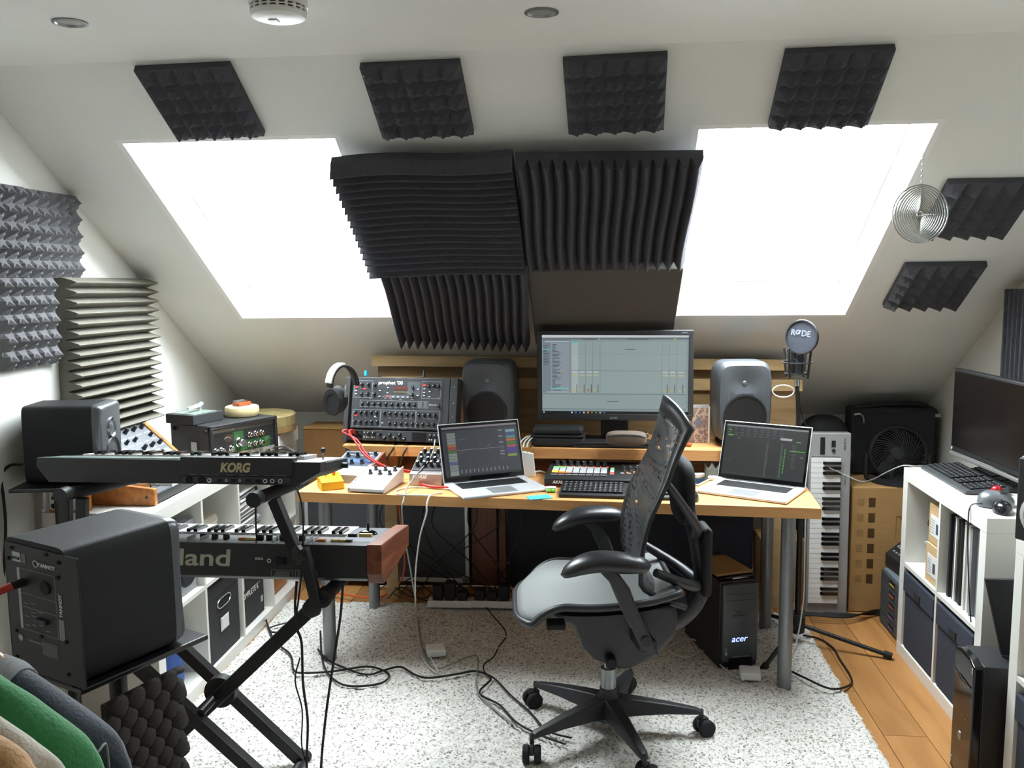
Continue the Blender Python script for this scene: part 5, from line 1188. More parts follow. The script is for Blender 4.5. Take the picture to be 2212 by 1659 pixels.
# lower tier support tubes (tilted with the keyboard)
zl = pd.z+.012
for x in (pd.x, pb.x):
    MB().cyl((x, 2.41, zl), (x, 2.79, zl-.30*math.tan(tr_)), .019, n=16).build('support_tube', BLACKM, t, smooth=40)
    MB().cyl((x, 2.41, zl-.004), (x, 2.455, zl-.006), .027, n=16).build('support_collar', BLACK, t, smooth=40)
kn = q_(672, 1315, 2.43)
MB().lathe([(0, .0), (.03, 0), (.03, .022), (.012, .026), (0, .026)], 7).build('clamp_knob', BLACK, t, T=frame(kn+Vector((.0, .02, 0)), (1, 0, .2), (.1, -1, 0)), bevel=.005)
MB().lathe([(.018, 0), (.024, 0), (.024, .008), (.018, .008)], 20, closed=True).build('clamp_ring', CHROME, t, T=frame(kn+Vector((.035, .03, .025)), (1, 0, 0), (.5, -.6, .4)))
# upper tier posts and arms
capR, capL = q_(548, 1080, 2.36), q_(131, 1071, 2.36)
for cp in (capR, capL):
    MB().cyl(cp, cp+Vector((0, .42, -.42*math.tan(tk)+.02)), .019, n=18).build('arm_tube', BLACKM, t, smooth=40)
    MB().cyl(cp-Vector((0, .004, 0)), cp+Vector((0, .03, 0)), .022, n=18).build('arm_cap', BLACK, t, smooth=40)
p1, p2, p3 = q_(592, 1078, 2.415), q_(648, 1212, 2.415), q_(655, 1185, 2.40); p4 = q_(684, 1300, 2.41)
MB().bar(p1, p2, .03, .036, up=(0, 1, 0)).build('tier_post', BLKMET, t, bevel=.003)
MB().bar(p3, p4, .03, .03, up=(0, 1, 0)).build('tier_post', BLKMET, t, bevel=.003)
MB().bar(p2+Vector((-.012, -.01, .012)), p3+Vector((.0, -.005, -.005)), .02, .045, up=(0, 0, 1)).build('tier_bracket', BLKMET, t, bevel=.003)
for u1, u2 in ((143, 138), (178, 168)): MB().bar(q_(u1, 1075, 2.42), Vector((q_(u2, 1200, 2.42).x, 2.42, .6)), .03, .026, up=(0, 1, 0)).build('tier_post', BLKMET, t, bevel=.003)
# ================================================================== hanging clothes in the left corner
def garment(name, pts, thick, zend, m, label, cat, droop=.0):
    """shoulder line from neck to sleeve tip (world points), fabric falls below it"""
    P = [Vector(p) for p in pts]
    def cr(u):
        s = u*(len(P)-1); i = min(int(s), len(P)-2); f = s-i
        p0, p1, p2, p3 = P[max(i-1, 0)], P[i], P[i+1], P[min(i+2, len(P)-1)]
        return .5*((2*p1)+(p2-p0)*f+(2*p0-5*p1+4*p2-p3)*f*f+(3*p1-p0-3*p2+p3)*f**3)
    rnd = random.Random(len(label)); ph = rnd.random()*6
    def f(u, v):
        # v 0..1 goes from the back hem over the shoulder to the front hem
        c = cr(u); w = thick*(1+.15*math.sin(5*u+ph))
        t_ = v*2-1; a = abs(t_)
        if a < .35:
            an = t_/.35*pi/2; off = w*math.sin(an)*.5; dz = -w*.5*(1-math.cos(an))
        else:
            q = (a-.35)/.65; off = math.copysign(w*.5+.012*math.sin(6*u+4*q+ph)*q, t_); dz = -w*.5-q*(c.z-zend)
        tan = (cr(min(1, u+.01))-cr(max(0, u-.01))); nrm = Vector((-tan.y, tan.x, 0)); nrm = nrm.normalized() if nrm.length > 1e-6 else Vector((0, 1, 0))
        return c-nrm*off+Vector((.010*math.sin(8*v+ph)*(a > .4), 0, dz))
    o = MB().grid(f, 30, 36).build(name, m, smooth=80); s_ = o.modifiers.new('solid', 'SOLIDIFY'); s_.thickness = .004
    return tag(o, label, cat, 'clothes hanging in the left corner')
G = lambda u, v, Y: at(u, v, Y=Y)
CL = lambda n, c: mat(n, c, .9, var=.12, scale=160, bump=.2, sheen=.3)
# hooded sweater
g1 = garment('hooded_sweater', [G(-60, 1395, 1.22), G(30, 1440, 1.22), G(120, 1500, 1.22), G(190, 1555, 1.22), G(222, 1610, 1.21), G(232, 1700, 1.2)], .07, .72, CL('navy_wool', '#323845'), 'dark navy sweater with grey ribbed collar, furthest back on the rail', 'sweater')
cl = garment('ribbed_collar', [G(-8, 1418, 1.215), G(12, 1429, 1.215), G(42, 1449, 1.215)], .105, G(10, 1470, 1.22).z-.03, mat('grey_rib', '#7f8082', .9, var=.25, scale=40, stretch=(40, 1, 1), bump=.4), 'ribbed', 'collar')
for q in ('label', 'category', 'group'): del cl[q]
cl.parent = g1
MB().tube([G(190, 1634, 1.172), G(212, 1624, 1.174), G(228, 1606, 1.2), G(234, 1640, 1.2), G(238, 1700, 1.195)], .002, n=5).build('seam', mat('grey_rib', '#7f8082'), g1)
garment('green_sweater', [G(-60, 1430, 1.13), G(0, 1472, 1.13), G(60, 1510, 1.13), G(120, 1560, 1.13), G(160, 1610, 1.12), G(182, 1690, 1.11)], .065, .72, CL('green_wool', '#2f7d45'), 'bright green sweater hanging in front of the navy one', 'sweater')
garment('white_shirt', [G(-60, 1520, 1.05), G(0, 1560, 1.05), G(55, 1600, 1.05), G(95, 1640, 1.05), G(115, 1720, 1.04)], .05, .70, CL('cream_cotton', '#b5ae9f'), 'pale grey shirt hanging in front of the green sweater', 'shirt')
garment('beige_shirt', [G(-60, 1570, .98), G(0, 1602, .98), G(40, 1635, .98), G(65, 1680, .98), G(80, 1760, .97)], .045, .68, CL('beige_cotton', '#b98f5f'), 'beige shirt nearest the camera at the bottom left corner', 'shirt')
t = thing('clothes_hanger', 'light wooden clothes hanger under the navy sweater', 'hanger', T(0, 0, 0))
MB().tube([G(-40, 1405, 1.222), G(0, 1432, 1.222), G(30, 1460, 1.222), G(70, 1492, 1.222)], .012, n=8).build('arm', BEECH, t, smooth=60)
hk = G(-40, 1405, 1.222)
MB().tube([hk, hk+Vector((0, 0, .06)), hk+Vector((.02, 0, .085)), hk+Vector((.0, 0, .11)), hk+Vector((-.02, 0, .09))], .002, n=5).build('hook', CHROME, t)
t = thing('clothes_rail', 'metal clothes rail carrying the hanging clothes at the left edge', 'clothes rail', T(0, 0, 0))
rzz = hk.z+.105
MB().cyl((hk.x, .2, rzz), (hk.x, 1.215, rzz), .011, n=14).build('bar', STEEL, t, smooth=40)
for y in (.2, .62): MB().cyl((hk.x, y, .0), (hk.x, y, rzz), .011, n=14).build('post', STEEL, t, smooth=40); MB().cyl((hk.x-.2, y, .012), (hk.x+.2, y, .012), .011, n=12).build('foot', STEEL, t, smooth=40)
# ================================================================== right side shelving
XRF = 1.262
RM2 = Matrix(((0, 1, 0, XRF), (1, 0, 0, 2.93), (0, 0, 1, 0), (0, 0, 0, 1)))
RM2 = Matrix(((0, 1, 0, XRF), (-1, 0, 0, 3.715), (0, 0, 1, 0), (0, 0, 0, 1)))      # x -> -Y (from the far end), y -> +X
t, WR, MIDR, CR = shelf_unit(RM2, 2, 'white two by two cube shelf against the right wall', thick=.05)
def rcell(c, fx, y, upper, rz=0): return RM2 @ T(CR(c)+fx, y, (MIDR+.016 if upper else .05)+.001, rz)
NAVY = mat('navy_fabric', '#2b303c', .9, var=.12, scale=220, bump=.15)
for c, lb in ((0, 'navy fabric storage bin in the far lower shelf cell'), (1, 'navy fabric storage bin in the near lower shelf cell')):
    t = thing('storage_bin', lb, 'storage bin', rcell(c, .1675, .004, False), 'navy fabric bins in the cube shelf')
    MB().bx(-.16, .16, 0, .36, 0, .305).build('body', NAVY, t, bevel=.012, seg=3)
    MB().bx(-.164, .164, -.006, .364, .235, .318).build('folded_rim', NAVY, t, bevel=.006)
    MB().bx(-.03, .03, -.009, -.006, .245, .275).build('pull_tab', BLACKM, t)
for k, (z, lb) in enumerate(((0, 'pale cardboard box with white shipping label, lower of the pair in the shelf'), (.152, 'pale cardboard box with white shipping label, upper of the pair in the shelf'))):
    t = thing('cardboard_box', lb, 'box', rcell(0, .262, .012+.006*k, True) @ T(0, 0, z), 'pale cardboard boxes in the shelf')
    MB().bx(-.065, .065, 0, .24, 0, .149).build('carton', CARD2, t, bevel=.002)
    MB().bx(-.045, .05, -.001, 0, .03, .11).build('shipping_label', mat('paper_white', '#dcdcd8', .8), t)
    decal('label_print', [(.01, .045, .035, .085, '#4d4d58', 0)]+[(-.04, .04+.01*q, -.005, .043+.01*q, '#8d8d90', 0) for q in range(6)], t, frame((0, -.001, 0), (1, 0, 0), (0, -1, 0)))
t = thing('camera_bag', 'black bundled camera bag in the far upper shelf cell', 'bag', rcell(0, .12, .05, True))
MB().ball((0, .09, .085), .075, .08, .085, 18, 12, .75).build('body', mat('bag_black', '#15161a', .75, bump=.2, scale=60), t, smooth=60)
MB().ball((-.005, .05, .19), .06, .05, .03, 16, 10, .8).build('flap', mat('bag_black', '#15161a', .75), t, smooth=60)
MB().bx(-.05, -.02, .0, .012, .10, .112).build('buckle', LGREY, t, bevel=.002)
rc = random.Random(5); x = .02
pal = [('white', '#d9d6cc'), ('black', '#16171a'), ('cream', '#cdbf9b'), ('grey', '#8d8f92'), ('white', '#cfcfcb'), ('black', '#1d1e22'), ('white', '#dedcd5')]
k = 0
while x < .315:
    w = rc.uniform(.008, .016); nm, cc_ = pal[rc.randrange(len(pal))] if x < .2 else pal[rc.choice((1, 5, 3, 1))]
    h = .305+rc.uniform(-.004, .004)
    t = thing('vinyl_record', nm+'-spined record sleeve among the records in the near upper shelf cell', 'record', rcell(1, x, .02+rc.uniform(0, .02), True), 'records in the cube shelf')
    MB().bx(0, w, 0, .31, 0, h).build('sleeve', mat('sleeve_'+nm+cc_, cc_, .55), t, bevel=.001, seg=1)
    x += w+.0012; k += 1
# on top of the shelf
TZ = .791
KX = T(1.318, 3.685, TZ, -pi/2)
qwerty(KX, .44, .15, 'slim black keyboard along the front edge of the right shelf', 'computer keyboards', edge=mat('key_edge_grey', '#3d4042', .4), hgt=.018)
qwerty(T(1.475, 3.62, TZ, -pi/2), .34, .075, 'small black keyboard behind the slim one, under the wide screen', 'computer keyboards', cols_=18, rows=4)
t = thing('trackball', 'silver trackball mouse with red ball on the right shelf', 'trackball', T(1.36, 3.10, TZ, .35))
def tb(u, v):
    a = 2*pi*u; r = math.sin(pi/2*v)**.9; x = .066*math.cos(a)*r; y = .05*math.sin(a)*r
    return Vector((x, y, .002+.05*math.cos(pi/2*v)**.8*(1-.2*x/.066)))
MB().grid(tb, 28, 10, wrap=True).build('body', mat('silver_mouse', '#7d8085', .3, .4), t, smooth=60)
MB().ball((.03, .03, .04), .02, n=20, m=14).build('red_ball', mat('red_gloss', '#a31420', .12), t, smooth=60)
MB().bx(-.01, .02, -.03, .0, .046, .05).build('wheel', BLACK, t, bevel=.003)
t = thing('shelf_mouse', 'black computer mouse in front of the silver trackball', 'mouse', T(1.345, 3.015, TZ, -.3))
MB().grid(mouse_shell, 28, 10, wrap=True).build('body', mat('mouse_black2', '#1b1c1f', .18), t, smooth=60)
MB().cyl((-.003, .03, .028), (.003, .03, .028), .008, n=14).build('scroll_wheel', BLACKM, t, smooth=40)
cable('mouse_cable', [(1.35, 3.09, TZ+.015), (1.30, 3.07, TZ+.012), (1.262, 3.06, TZ+.006), (1.255, 3.055, TZ-.06), (1.252, 3.03, .6), (1.245, 2.99, .5), (1.25, 2.98, .42)], .0022, BLACKC, 'thin black mouse cable hanging over the front of the right shelf')
# wide dark monitor
MO = Matrix(((0, 1, 0, 1.455), (-1, 0, 0, 3.75), (0, 0, 1, TZ), (0, 0, 0, 1))) @ T(0, 0, 0, .07)
t = thing('wide_monitor', 'wide black switched-off monitor on the right shelf', 'monitor', MO)
MB().bx(0, .64, 0, .03, .065, .405).build('housing', BLACK, t, bevel=.006)
MB().bx(.012, .628, -.002, .0, .09, .393).build('screen', mat('dark_screen', '#14100f', .2), t)
MB().bx(.02, .62, -.016, .0, .052, .066).build('speaker_bar', mat('bar_grey', '#8f8f8c', .35, .5), t, bevel=.004)
MB().bar((.32, .035, .12), (.32, .15, .01), .08, .02).build('neck', STEEL, t, bevel=.004); MB().bx(.2, .44, .11, .19, 0.001, .012).build('foot', BLACK, t, bevel=.004)
MB().cyl((.015, -.003, .078), (.015, -.001, .078), .006, n=16).build('round_badge', ALU, t)
# second, nearer shelf unit (only its end shows)
RM3 = Matrix(((0, 1, 0, 1.214), (-1, 0, 0, 2.625), (0, 0, 1, 0), (0, 0, 0, 1)))
t3, W3, MID3, C3 = shelf_unit(RM3, 2, 'white cube shelf at the right photo edge, nearest the camera', thick=.05, H=.826)
t = thing('storage_bin', 'navy fabric storage bin in the shelf at the right photo edge', 'storage bin', RM3 @ T(C3(0)+.1675, .004, .051), 'navy fabric bins in the cube shelf')
MB().bx(-.16, .16, 0, .36, 0, .31).build('body', NAVY, t, bevel=.012, seg=3); MB().bx(-.164, .164, -.006, .364, .24, .32).build('folded_rim', NAVY, t, bevel=.006)
t = thing('brown_book', 'thick brown book standing in the shelf at the right photo edge', 'book', RM3 @ T(C3(0)+.01, .03, MID3+.017))
MB().bx(0, .05, 0, .2, 0, .26).build('cover', mat('brown_cloth', '#7a4a30', .7), t, bevel=.003); MB().bx(.004, .046, .005, .202, .004, .256).build('pages', mat('paper_cream', '#d8cfb8', .8), t)
# small speaker on it
desk_sp = at(2200, 1135, Y=2.52)
t = thing('shelf_speaker', 'dark speaker with white cone cut by the right photo edge', 'speaker', T(1.30, 2.54, .827, math.radians(-62)))
MB().bx(-.08, .08, -.09, .1, 0.001, .245).build('cabinet', BLACK, t, bevel=.012, seg=3)
MB().bx(-.074, .074, -.1, -.09, .006, .24).build('baffle', DGREY, t, bevel=.006)
for z, r_, m_, nm in ((.185, .024, STEEL, 'tweeter'), (.085, .055, mat('cone_white', '#c9c9c4', .4), 'woofer')):
    MB().lathe([(0, -.004), (r_*.5, -.006), (r_*.85, .004), (r_, .002), (r_*1.1, 0)], 28).build(nm, m_, t, T=frame((0, -.101, z), (1, 0, 0), (0, -1, 0)), smooth=40)
# tower computer between the shelves
PCM = T(1.15, 2.825, .001, -pi/2-.06)                       # x -> -Y (width), y -> +X (depth)
t = thing('tower_computer', 'glossy black tower computer on the floor between the right shelves', 'computer', PCM)
MB().bx(0, .165, .02, .40, .0, .405).build('case', BLACK, t, bevel=.004)
PF = [(-.0, .0), (.165, .0), (.165, .40), (.12, .412), (.045, .412), (0, .40)]
MB().prism(PF, .03, frame((0, .022, 0), (1, 0, 0), (0, -1, 0))).build('front_bezel', BLACKG, t, bevel=.006, seg=3)
MB().tube([(.012, -.01, .335), (.08, -.014, .325), (.15, -.01, .328)], .0025, n=6).build('chrome_strip', CHROME, t, smooth=60)
MB().lathe([(0, .002), (.014, .002), (.015, 0)], 24).build('round_badge', STEEL, t, T=frame((.075, -.008, .14), (1, 0, 0), (0, -1, 0)))
for x in (.09, .115): MB().bx(x, x+.012, -.0095, -.008, .215, .218).build('drive_light', CHROME, t)
for x, z in ((.01, .03), (.15, .03), (.152, .385)): MB().bx(x, x+.008, -.0095, -.008, z-.01, z+.01).build('corner_clip', LGREY, t)
# black panel leaning on the tower
a, b_ = at(2128, 1250, Y=2.74), at(2163, 1415, Y=2.74)
tag(MB().add([], []).prism([(a.x, a.z), (b_.x, b_.z+.0), (1.6, b_.z), (1.6, a.z)], .016, frame((0, 2.75, 0), (1, 0, 0), (0, -1, 0))).build('black_panel', BLACKM, bevel=.003), 'thin black folder standing slanted on the tower computer', 'slab')
# ================================================================== back right corner
# drawer unit
t = thing('drawer_unit', 'small grey drawer unit with coloured finger pulls on the floor', 'drawers', Matrix(((0, 1, 0, 1.295), (-1, 0, 0, 4.05), (0, 0, 1, 0), (0, 0, 0, 1))))
DGM = mat('drawer_grey', '#43474b', .6)
MB().bx(0, .32, .012, .34, 0.001, .252).build('body', mat('drawer_body', '#6b767c', .6), t, bevel=.003)
for k, c in enumerate(('#7d5aa0', '#8f62a8', '#c2503e', '#d0563a', '#d9c13a')):
    d_ = MB().bx(.004, .316, 0, .014, .006+.049*k, .051+.049*k).build('drawer', DGM, t, bevel=.002)
    MB().bx(.13, .19, -.003, .001, .026+.049*k, .044+.049*k).build('finger_pull', mat('pull_void', '#0a0a0b', .8), d_); MB().bx(.13, .19, -.004, .0, .024+.049*k, .03+.049*k).build('colour_tab', mat('tab'+c, c, .5), d_)
t = thing('black_device', 'black electronic device lying on the small drawer unit', 'device', T(1.33, 3.98, .253, -pi/2+.1))
MB().prism([(0, 0), (.14, 0), (.14, .13), (.1, .14), (0, .06)], .2, frame((-.1, 0, 0), (0, 1, 0), (1, 0, 0))).build('case', BLACK, t, bevel=.004)
for k in range(5): MB().bx(-.07+.028*k, -.055+.028*k, .02, .03, .076, .082).build('button', LGREY, t)
decal('small_print', [(-.07+.022*k, 0, -.055+.022*k, .014, '#8d8f90', 0) for k in range(6)], t, frame((0, .04, .094), (1, 0, 0), (0, -.62, .78)) @ T(0, 0, .003))
# cardboard boxes
t = thing('large_cardboard_box', 'large brown cardboard box with a column of printed squares', 'box', T(1.185, 4.15, .001))
MB().bx(0, .45, 0, .4, 0, .6).build('carton', CARD, t, bevel=.006)
R = []
for k in range(6):
    z = .505-.073*k; R += [(.075, z, .105, z+.045, '#4a3318', 0), (.025, z+.006, .055, z+.04, '#8f6f45', 0)]
R += [(.2, .46, .24, .465, '#6a4d28', 0), (.2, .36, .202, .465, '#6a4d28', 0), (.22, .45, .25, .458, '#3a2812', 1)]
decal('printed_marks', R, t, frame((0, 0, 0), (1, 0, 0), (0, -1, 0)))
MB().bx(.2, .25, -.001, .401, .6, .6006).build('tape', mat('brown_tape', '#96743f', .35), t)
t = thing('small_cardboard_box', 'small cardboard box behind the right desk leg', 'box', T(.80, 4.25, .001, .03))
MB().bx(0, .21, 0, .2, 0, .31).build('carton', CARD, t, bevel=.006)
decal('printed_marks', [(.07, .22, .075, .26, '#4a3318', 0), (.07, .255, .12, .26, '#4a3318', 0), (.07, .22, .12, .225, '#4a3318', 0), (.115, .22, .12, .26, '#4a3318', 0), (.06, .15, .1, .18, '#7a5b32', 0), (.06, .015, .1, .03, '#4a3318', 0)], t, frame((0, 0, 0), (1, 0, 0), (0, -1, 0)))
t = thing('pale_carton', 'pale wooden coloured carton behind the large cardboard box', 'box', T(1.14, 4.56, .001))
MB().bx(0, .2, 0, .14, 0, .72).build('carton', CARD2, t, bevel=.004)
# fan
P = at(1938, 980, Y=4.27)
t = thing('desk_fan', 'round black desk fan with spiral grille on the cardboard box', 'fan', T(P.x, 4.27, .602, -.12))
fz = P.z-.602; Fm = frame((0, 0, fz), (1, 0, 0), (0, -1, .18))
MB().lathe([(.118, -.05), (.126, -.045), (.13, .0), (.128, .022), (.121, .028), (.116, .022), (.114, -.045)], 40, closed=True).build('housing', BLACK, t, T=Fm, smooth=50)
GRL = MB()
for k in range(44):
    a = 2*pi*k/44
    GRL.tube([(r_*math.cos(a+.9*(r_/.118)), r_*math.sin(a+.9*(r_/.118)), .02+.006*(1-r_/.118)) for r_ in (.03, .06, .09, .117)], .0013, n=4, sub=2, cap=False)
o = GRL.build('grille', DGREY, t, T=Fm, smooth=60)
MB().lathe([(0, .03), (.026, .03), (.032, .024), (.032, .014)], 24).build('hub_badge', BLACK, t, T=Fm, smooth=40)
for k in range(3):
    a = 2*pi*k/3
    MB(Fm @ Matrix.Rotation(a, 4, 'Z')).grid(lambda u, v: Vector(((.02+.088*u), (-.035+.07*v)*(.5+u*.6), -.022+.03*(v-.5))), 6, 4).build('blade', BLACKM, t, smooth=60)
MB().tube([(-.135, 0, fz), (-.135, .0, .03), (-.1, -.0, .012), (.1, .0, .012), (.135, 0, .03), (.135, 0, fz)], .012, n=8, sub=3).build('yoke', BLACK, t, smooth=60)
MB().lathe([(0, .0), (.12, .0), (.12, .01), (.09, .022), (0, .025)], 32).build('base', BLACK, t, T=T(0, -.0, 0), smooth=40)
# black flight bag behind the fan
t = thing('equipment_bag', 'big black equipment bag with metal zip pulls behind the fan', 'bag', T(1.24, 4.405, .601))
BAGM = mat('bag_black', '#15161a', .8, bump=.2, scale=60)
MB().bx(0, .41, 0, .13, .0, .33).build('body', BAGM, t, bevel=.02, seg=3)
MB().tube([(.02, .06, .325), (.08, .04, .335), (.2, .05, .345), (.33, .04, .345), (.4, .05, .32)], [.008, .012, .014, .013, .008], n=8).build('handle_roll', BAGM, t, smooth=60)
MB().tube([(.01, -.01, .3), (.035, -.016, .305), (.05, -.016, .29), (.055, -.016, .26)], .006, n=8).build('zip_pull', STEEL, t, smooth=50)
MB().bx(.39, .415, -.01, .0, .29, .305).build('tag', LGREY, t)
t = thing('black_rucksack', 'black rucksack slumped beside the upright keyboard', 'bag', T(1.06, 4.36, .665))
MB().ball((.06, .08, .09), .12, .09, .14, 20, 14, .8).build('body', BAGM, t, smooth=60); MB().tube([(.12, -.01, .12), (.16, -.03, .06), (.15, -.02, -.0), (.1, .0, -.03)], .012, n=8).build('strap', DGREY, t, smooth=60)
tag(MB().bx(1.02, 1.175, 4.3, 4.55, 0.001, .61).build('grey_carton', mat('grey_carton', '#3c3b39', .8), bevel=.004), 'dark grey carton carrying the rucksack behind the upright keyboard', 'box')
# upright midi keyboard
KZ = .857; KXL, KXR = .978, 1.166
lean = .03
MK = frame((KXL, 4.13, KZ), (0, -lean, -1), (0, -1, lean))
t = thing('midi_keyboard', 'silver midi keyboard standing upright against the boxes', 'keyboard', MK)
SIL = mat('keyboard_silver', '#a2a3a2', .4, .3)
MB().bx(0, KZ-.006, .0, KXR-KXL, -.055, 0).build('case', SIL, t, bevel=.006)
MB().bx(.11, KZ-.06, .012, .14, 0, .002).build('key_bed', BLACKM, t)
piano(t, T(.113, .008, .001), 29, .0236, .132, hgt=.012, blen=.6, start=3)
MB().bx(.035, .065, .10, .118, 0, .003).build('display', BLACKG, t)
MB().lathe([(0, .006), (.008, .006), (.009, 0)], 16).build('dial', DGREY, t, T=T(.082, .11, 0), smooth=40)
MB().bx(.02, .1, .05, .07, 0, .004).build('pitch_wheel_slot', BLACKM, t)
text('brand_lettering', 'M-AUDIO', .013, DGREY, t, T(.025, .155, .0005)); text('model_lettering', 'Keystation', .01, DGREY, t, T(.2, .162, .0005))
# ================================================================== microphone
mb = at(1727, 1378, Z=0); top = at(1722, 828, Y=3.68)
t = thing('microphone_stand', 'black tripod microphone stand beside the right end of the desk', 'microphone stand', T(0, 0, 0))
b0 = Vector((.862, 3.75, 0))
MB().cyl(b0+Vector((0, 0, .05)), b0+Vector((-.004, -.01, .75)), .012, n=14).build('lower_tube', BLKMET, t, smooth=40)
MB().cyl(b0+Vector((-.004, -.01, .7)), Vector((top.x, 3.68, top.z)), .0085, n=14).build('upper_tube', BLKMET, t, smooth=40)
MB().cyl(b0+Vector((-.004, -.01, .71)), b0+Vector((-.004, -.01, .77)), .018, n=14).build('height_clutch', BLACK, t, smooth=40)
MB().lathe([(.013, .05), (.03, .06), (.032, .12), (.02, .14), (.013, .14)], 20).build('leg_collar', BLACK, t, T=T(b0.x, b0.y, 0), smooth=40)
for (u, v) in ((1920, 1418), (1655, 1328), (1650, 1445)):
    f_ = at(u, v, Z=.012); l = MB().cyl(b0+Vector((0, 0, .095)), f_+Vector((0, 0, .004)), .009, n=12).build('leg', BLKMET, t, smooth=40)
    d = (f_-b0).normalized(); MB().cyl(f_-d*.02+Vector((0, 0, .01)), f_+d*.012+Vector((0, 0, .002)), .014, n=12).build('rubber_foot', BLACKM, l, smooth=40)
s1 = at(1722, 850, Y=3.68)
MB().cyl(Vector((top.x, 3.68, top.z-.01)), Vector((top.x, 3.68, top.z+.012)), .011, n=14).build('thread_adapter', CHROME, t, smooth=40)
tag(MB().tube([at(1692+23*math.cos(a), 845+13*math.sin(a), Y=3.66) for a in [2*pi*k/20 for k in range(20)]], .0028, n=6, sub=2, closed=True).build('white_ring', WHITEC, smooth=60), 'white plastic ring clipped to the microphone stand', 'ring')
mc = at(1722, 780, Y=3.68)
t = thing('condenser_microphone', 'black condenser microphone with round pop shield in a shock mount', 'microphone', T(mc.x, 3.68, mc.z))
MB().lathe([(0, -.055), (.024, -.055), (.026, -.05), (.026, .03), (.0255, .035), (.0255, .085), (.02, .1), (0, .104)], 28).build('body', mat('mic_black', '#16171a', .4), t, smooth=40)
for z, r_ in ((-.005, .058), (-.05, .045)): MB().tube([(r_*math.cos(a), r_*math.sin(a), z) for a in [2*pi*k/24 for k in range(24)]], .003, n=6, sub=2, closed=True).build('mount_ring', DGREY, t, smooth=60)
for k in range(4):
    a = pi/4+pi/2*k; c_, s_ = math.cos(a), math.sin(a)
    MB().bar((.062*c_, .062*s_, .055), (.05*c_, .05*s_, -.068), .008).build('mount_arm', BLACK, t, bevel=.002)
    MB().tube([(.062*c_, .062*s_, .05), (.03*c_, .03*s_, .015), (.056*math.cos(a+.7), .056*math.sin(a+.7), .0)], .0012, n=4, sub=2).build('elastic', DGREY, t)
    MB().tube([(.05*c_, .05*s_, -.066), (.028*math.cos(a+.5), .028*math.sin(a+.5), -.045), (.05*math.cos(a+1.57), .05*math.sin(a+1.57), -.066)], .0012, n=4, sub=2).build('elastic', DGREY, t)
pcn = at(1732, 728, Y=3.62)-Vector((mc.x, 3.68, mc.z)); pn = Vector((-.62, -.78, .06))
PFm = frame(pcn, (.78, -.62, -.08), pn)
MB().lathe([(.063, -.008), (.068, -.008), (.07, 0), (.068, .008), (.063, .008)], 40, closed=True).build('pop_shield_rim', DGREY, t, T=PFm, smooth=40)
MB().lathe([(0, -.002), (.064, -.002), (.064, .002), (0, .002)], 40).build('pop_shield_mesh', mat('pop_mesh', '#3b3f4a', .8, var=.2, scale=900), t, T=PFm)
text('brand_lettering', 'RØDE', .033, mat('print_blue_grey', '#8d93a0', .6), t, PFm @ T(-.047, .004, .003), bold=.0009, sx=.95)
MB().tube([pcn+Vector((0, .0, -.07)), Vector((.0, -.04, -.0)), Vector((.0, -.03, -.04))], .005, n=8).build('shield_arm', BLACK, t, smooth=60)
MB().cyl((0, -.035, -.05), (0, -.035, .03), .012, n=14).build('shield_clip', BLACK, t, smooth=40)
cable('microphone_cable', [(top.x+.01, 3.70, top.z-.05), (top.x+.03, 3.71, 1.0), (top.x+.06, 3.72, .93), (.9, 3.8, .8), (.88, 3.85, .4), (.9, 3.9, .05)], .003, BLACKC, 'black cable hanging from the microphone into the dark corner')
# ================================================================== wind spinner
sp = at(1988, 462, Y=2.99)
t = thing('wind_spinner', 'round silver metal wind spinner hanging below the slope by the skylight', 'wind spinner', T(sp.x, 2.99, sp.z, .15))
SPM = mat('spinner_steel', '#9a9c98', .22, .95)
for k in range(16):
    r_ = .093-.0052*k; q = r_
    b = MB()
    # each ring: blend from circle (outside) to rhombus (inside), slightly twisted
    w = min(1, k/13)
    def ringp(a, s): 
        c_, s_ = math.cos(a), math.sin(a); rh = 1/(abs(c_)*1.15+abs(s_)*.9); rr = s*((1-w)+w*rh)
        return Vector((rr*c_, 0, rr*s_))
    Mr = Matrix.Rotation(.045*k, 4, 'Z')
    b.grid(lambda u, v: Mr @ (ringp(2*pi*u, r_-.0042*v)+Vector((0, -.0006, 0))), 48, 1, wrap=True)
    o = b.build('ring', SPM, t); s_ = o.modifiers.new('solid', 'SOLIDIFY'); s_.thickness = .0012
MB().bx(-.0012, .0012, -.0006, .0006, -.092, -.012).build('spine', SPM, t); MB().bx(-.0012, .0012, -.0006, .0006, .012, .092).build('spine', SPM, t)
MB().tube([(0, 0, .093), (0, 0, zsl(2.99)-sp.z-.002)], .0011, n=5, sub=1).build('thread', mat('clear_line', '#c9c9c5', .3), t)
for k in range(5): MB().ball((0, 0, .1+.018*k), .003, n=8, m=6).build('bead', CHROME, t, smooth=60)
MB().ball((0, 0, 0), .011, n=16, m=10).build('centre_ball', CHROME, t, smooth=60)
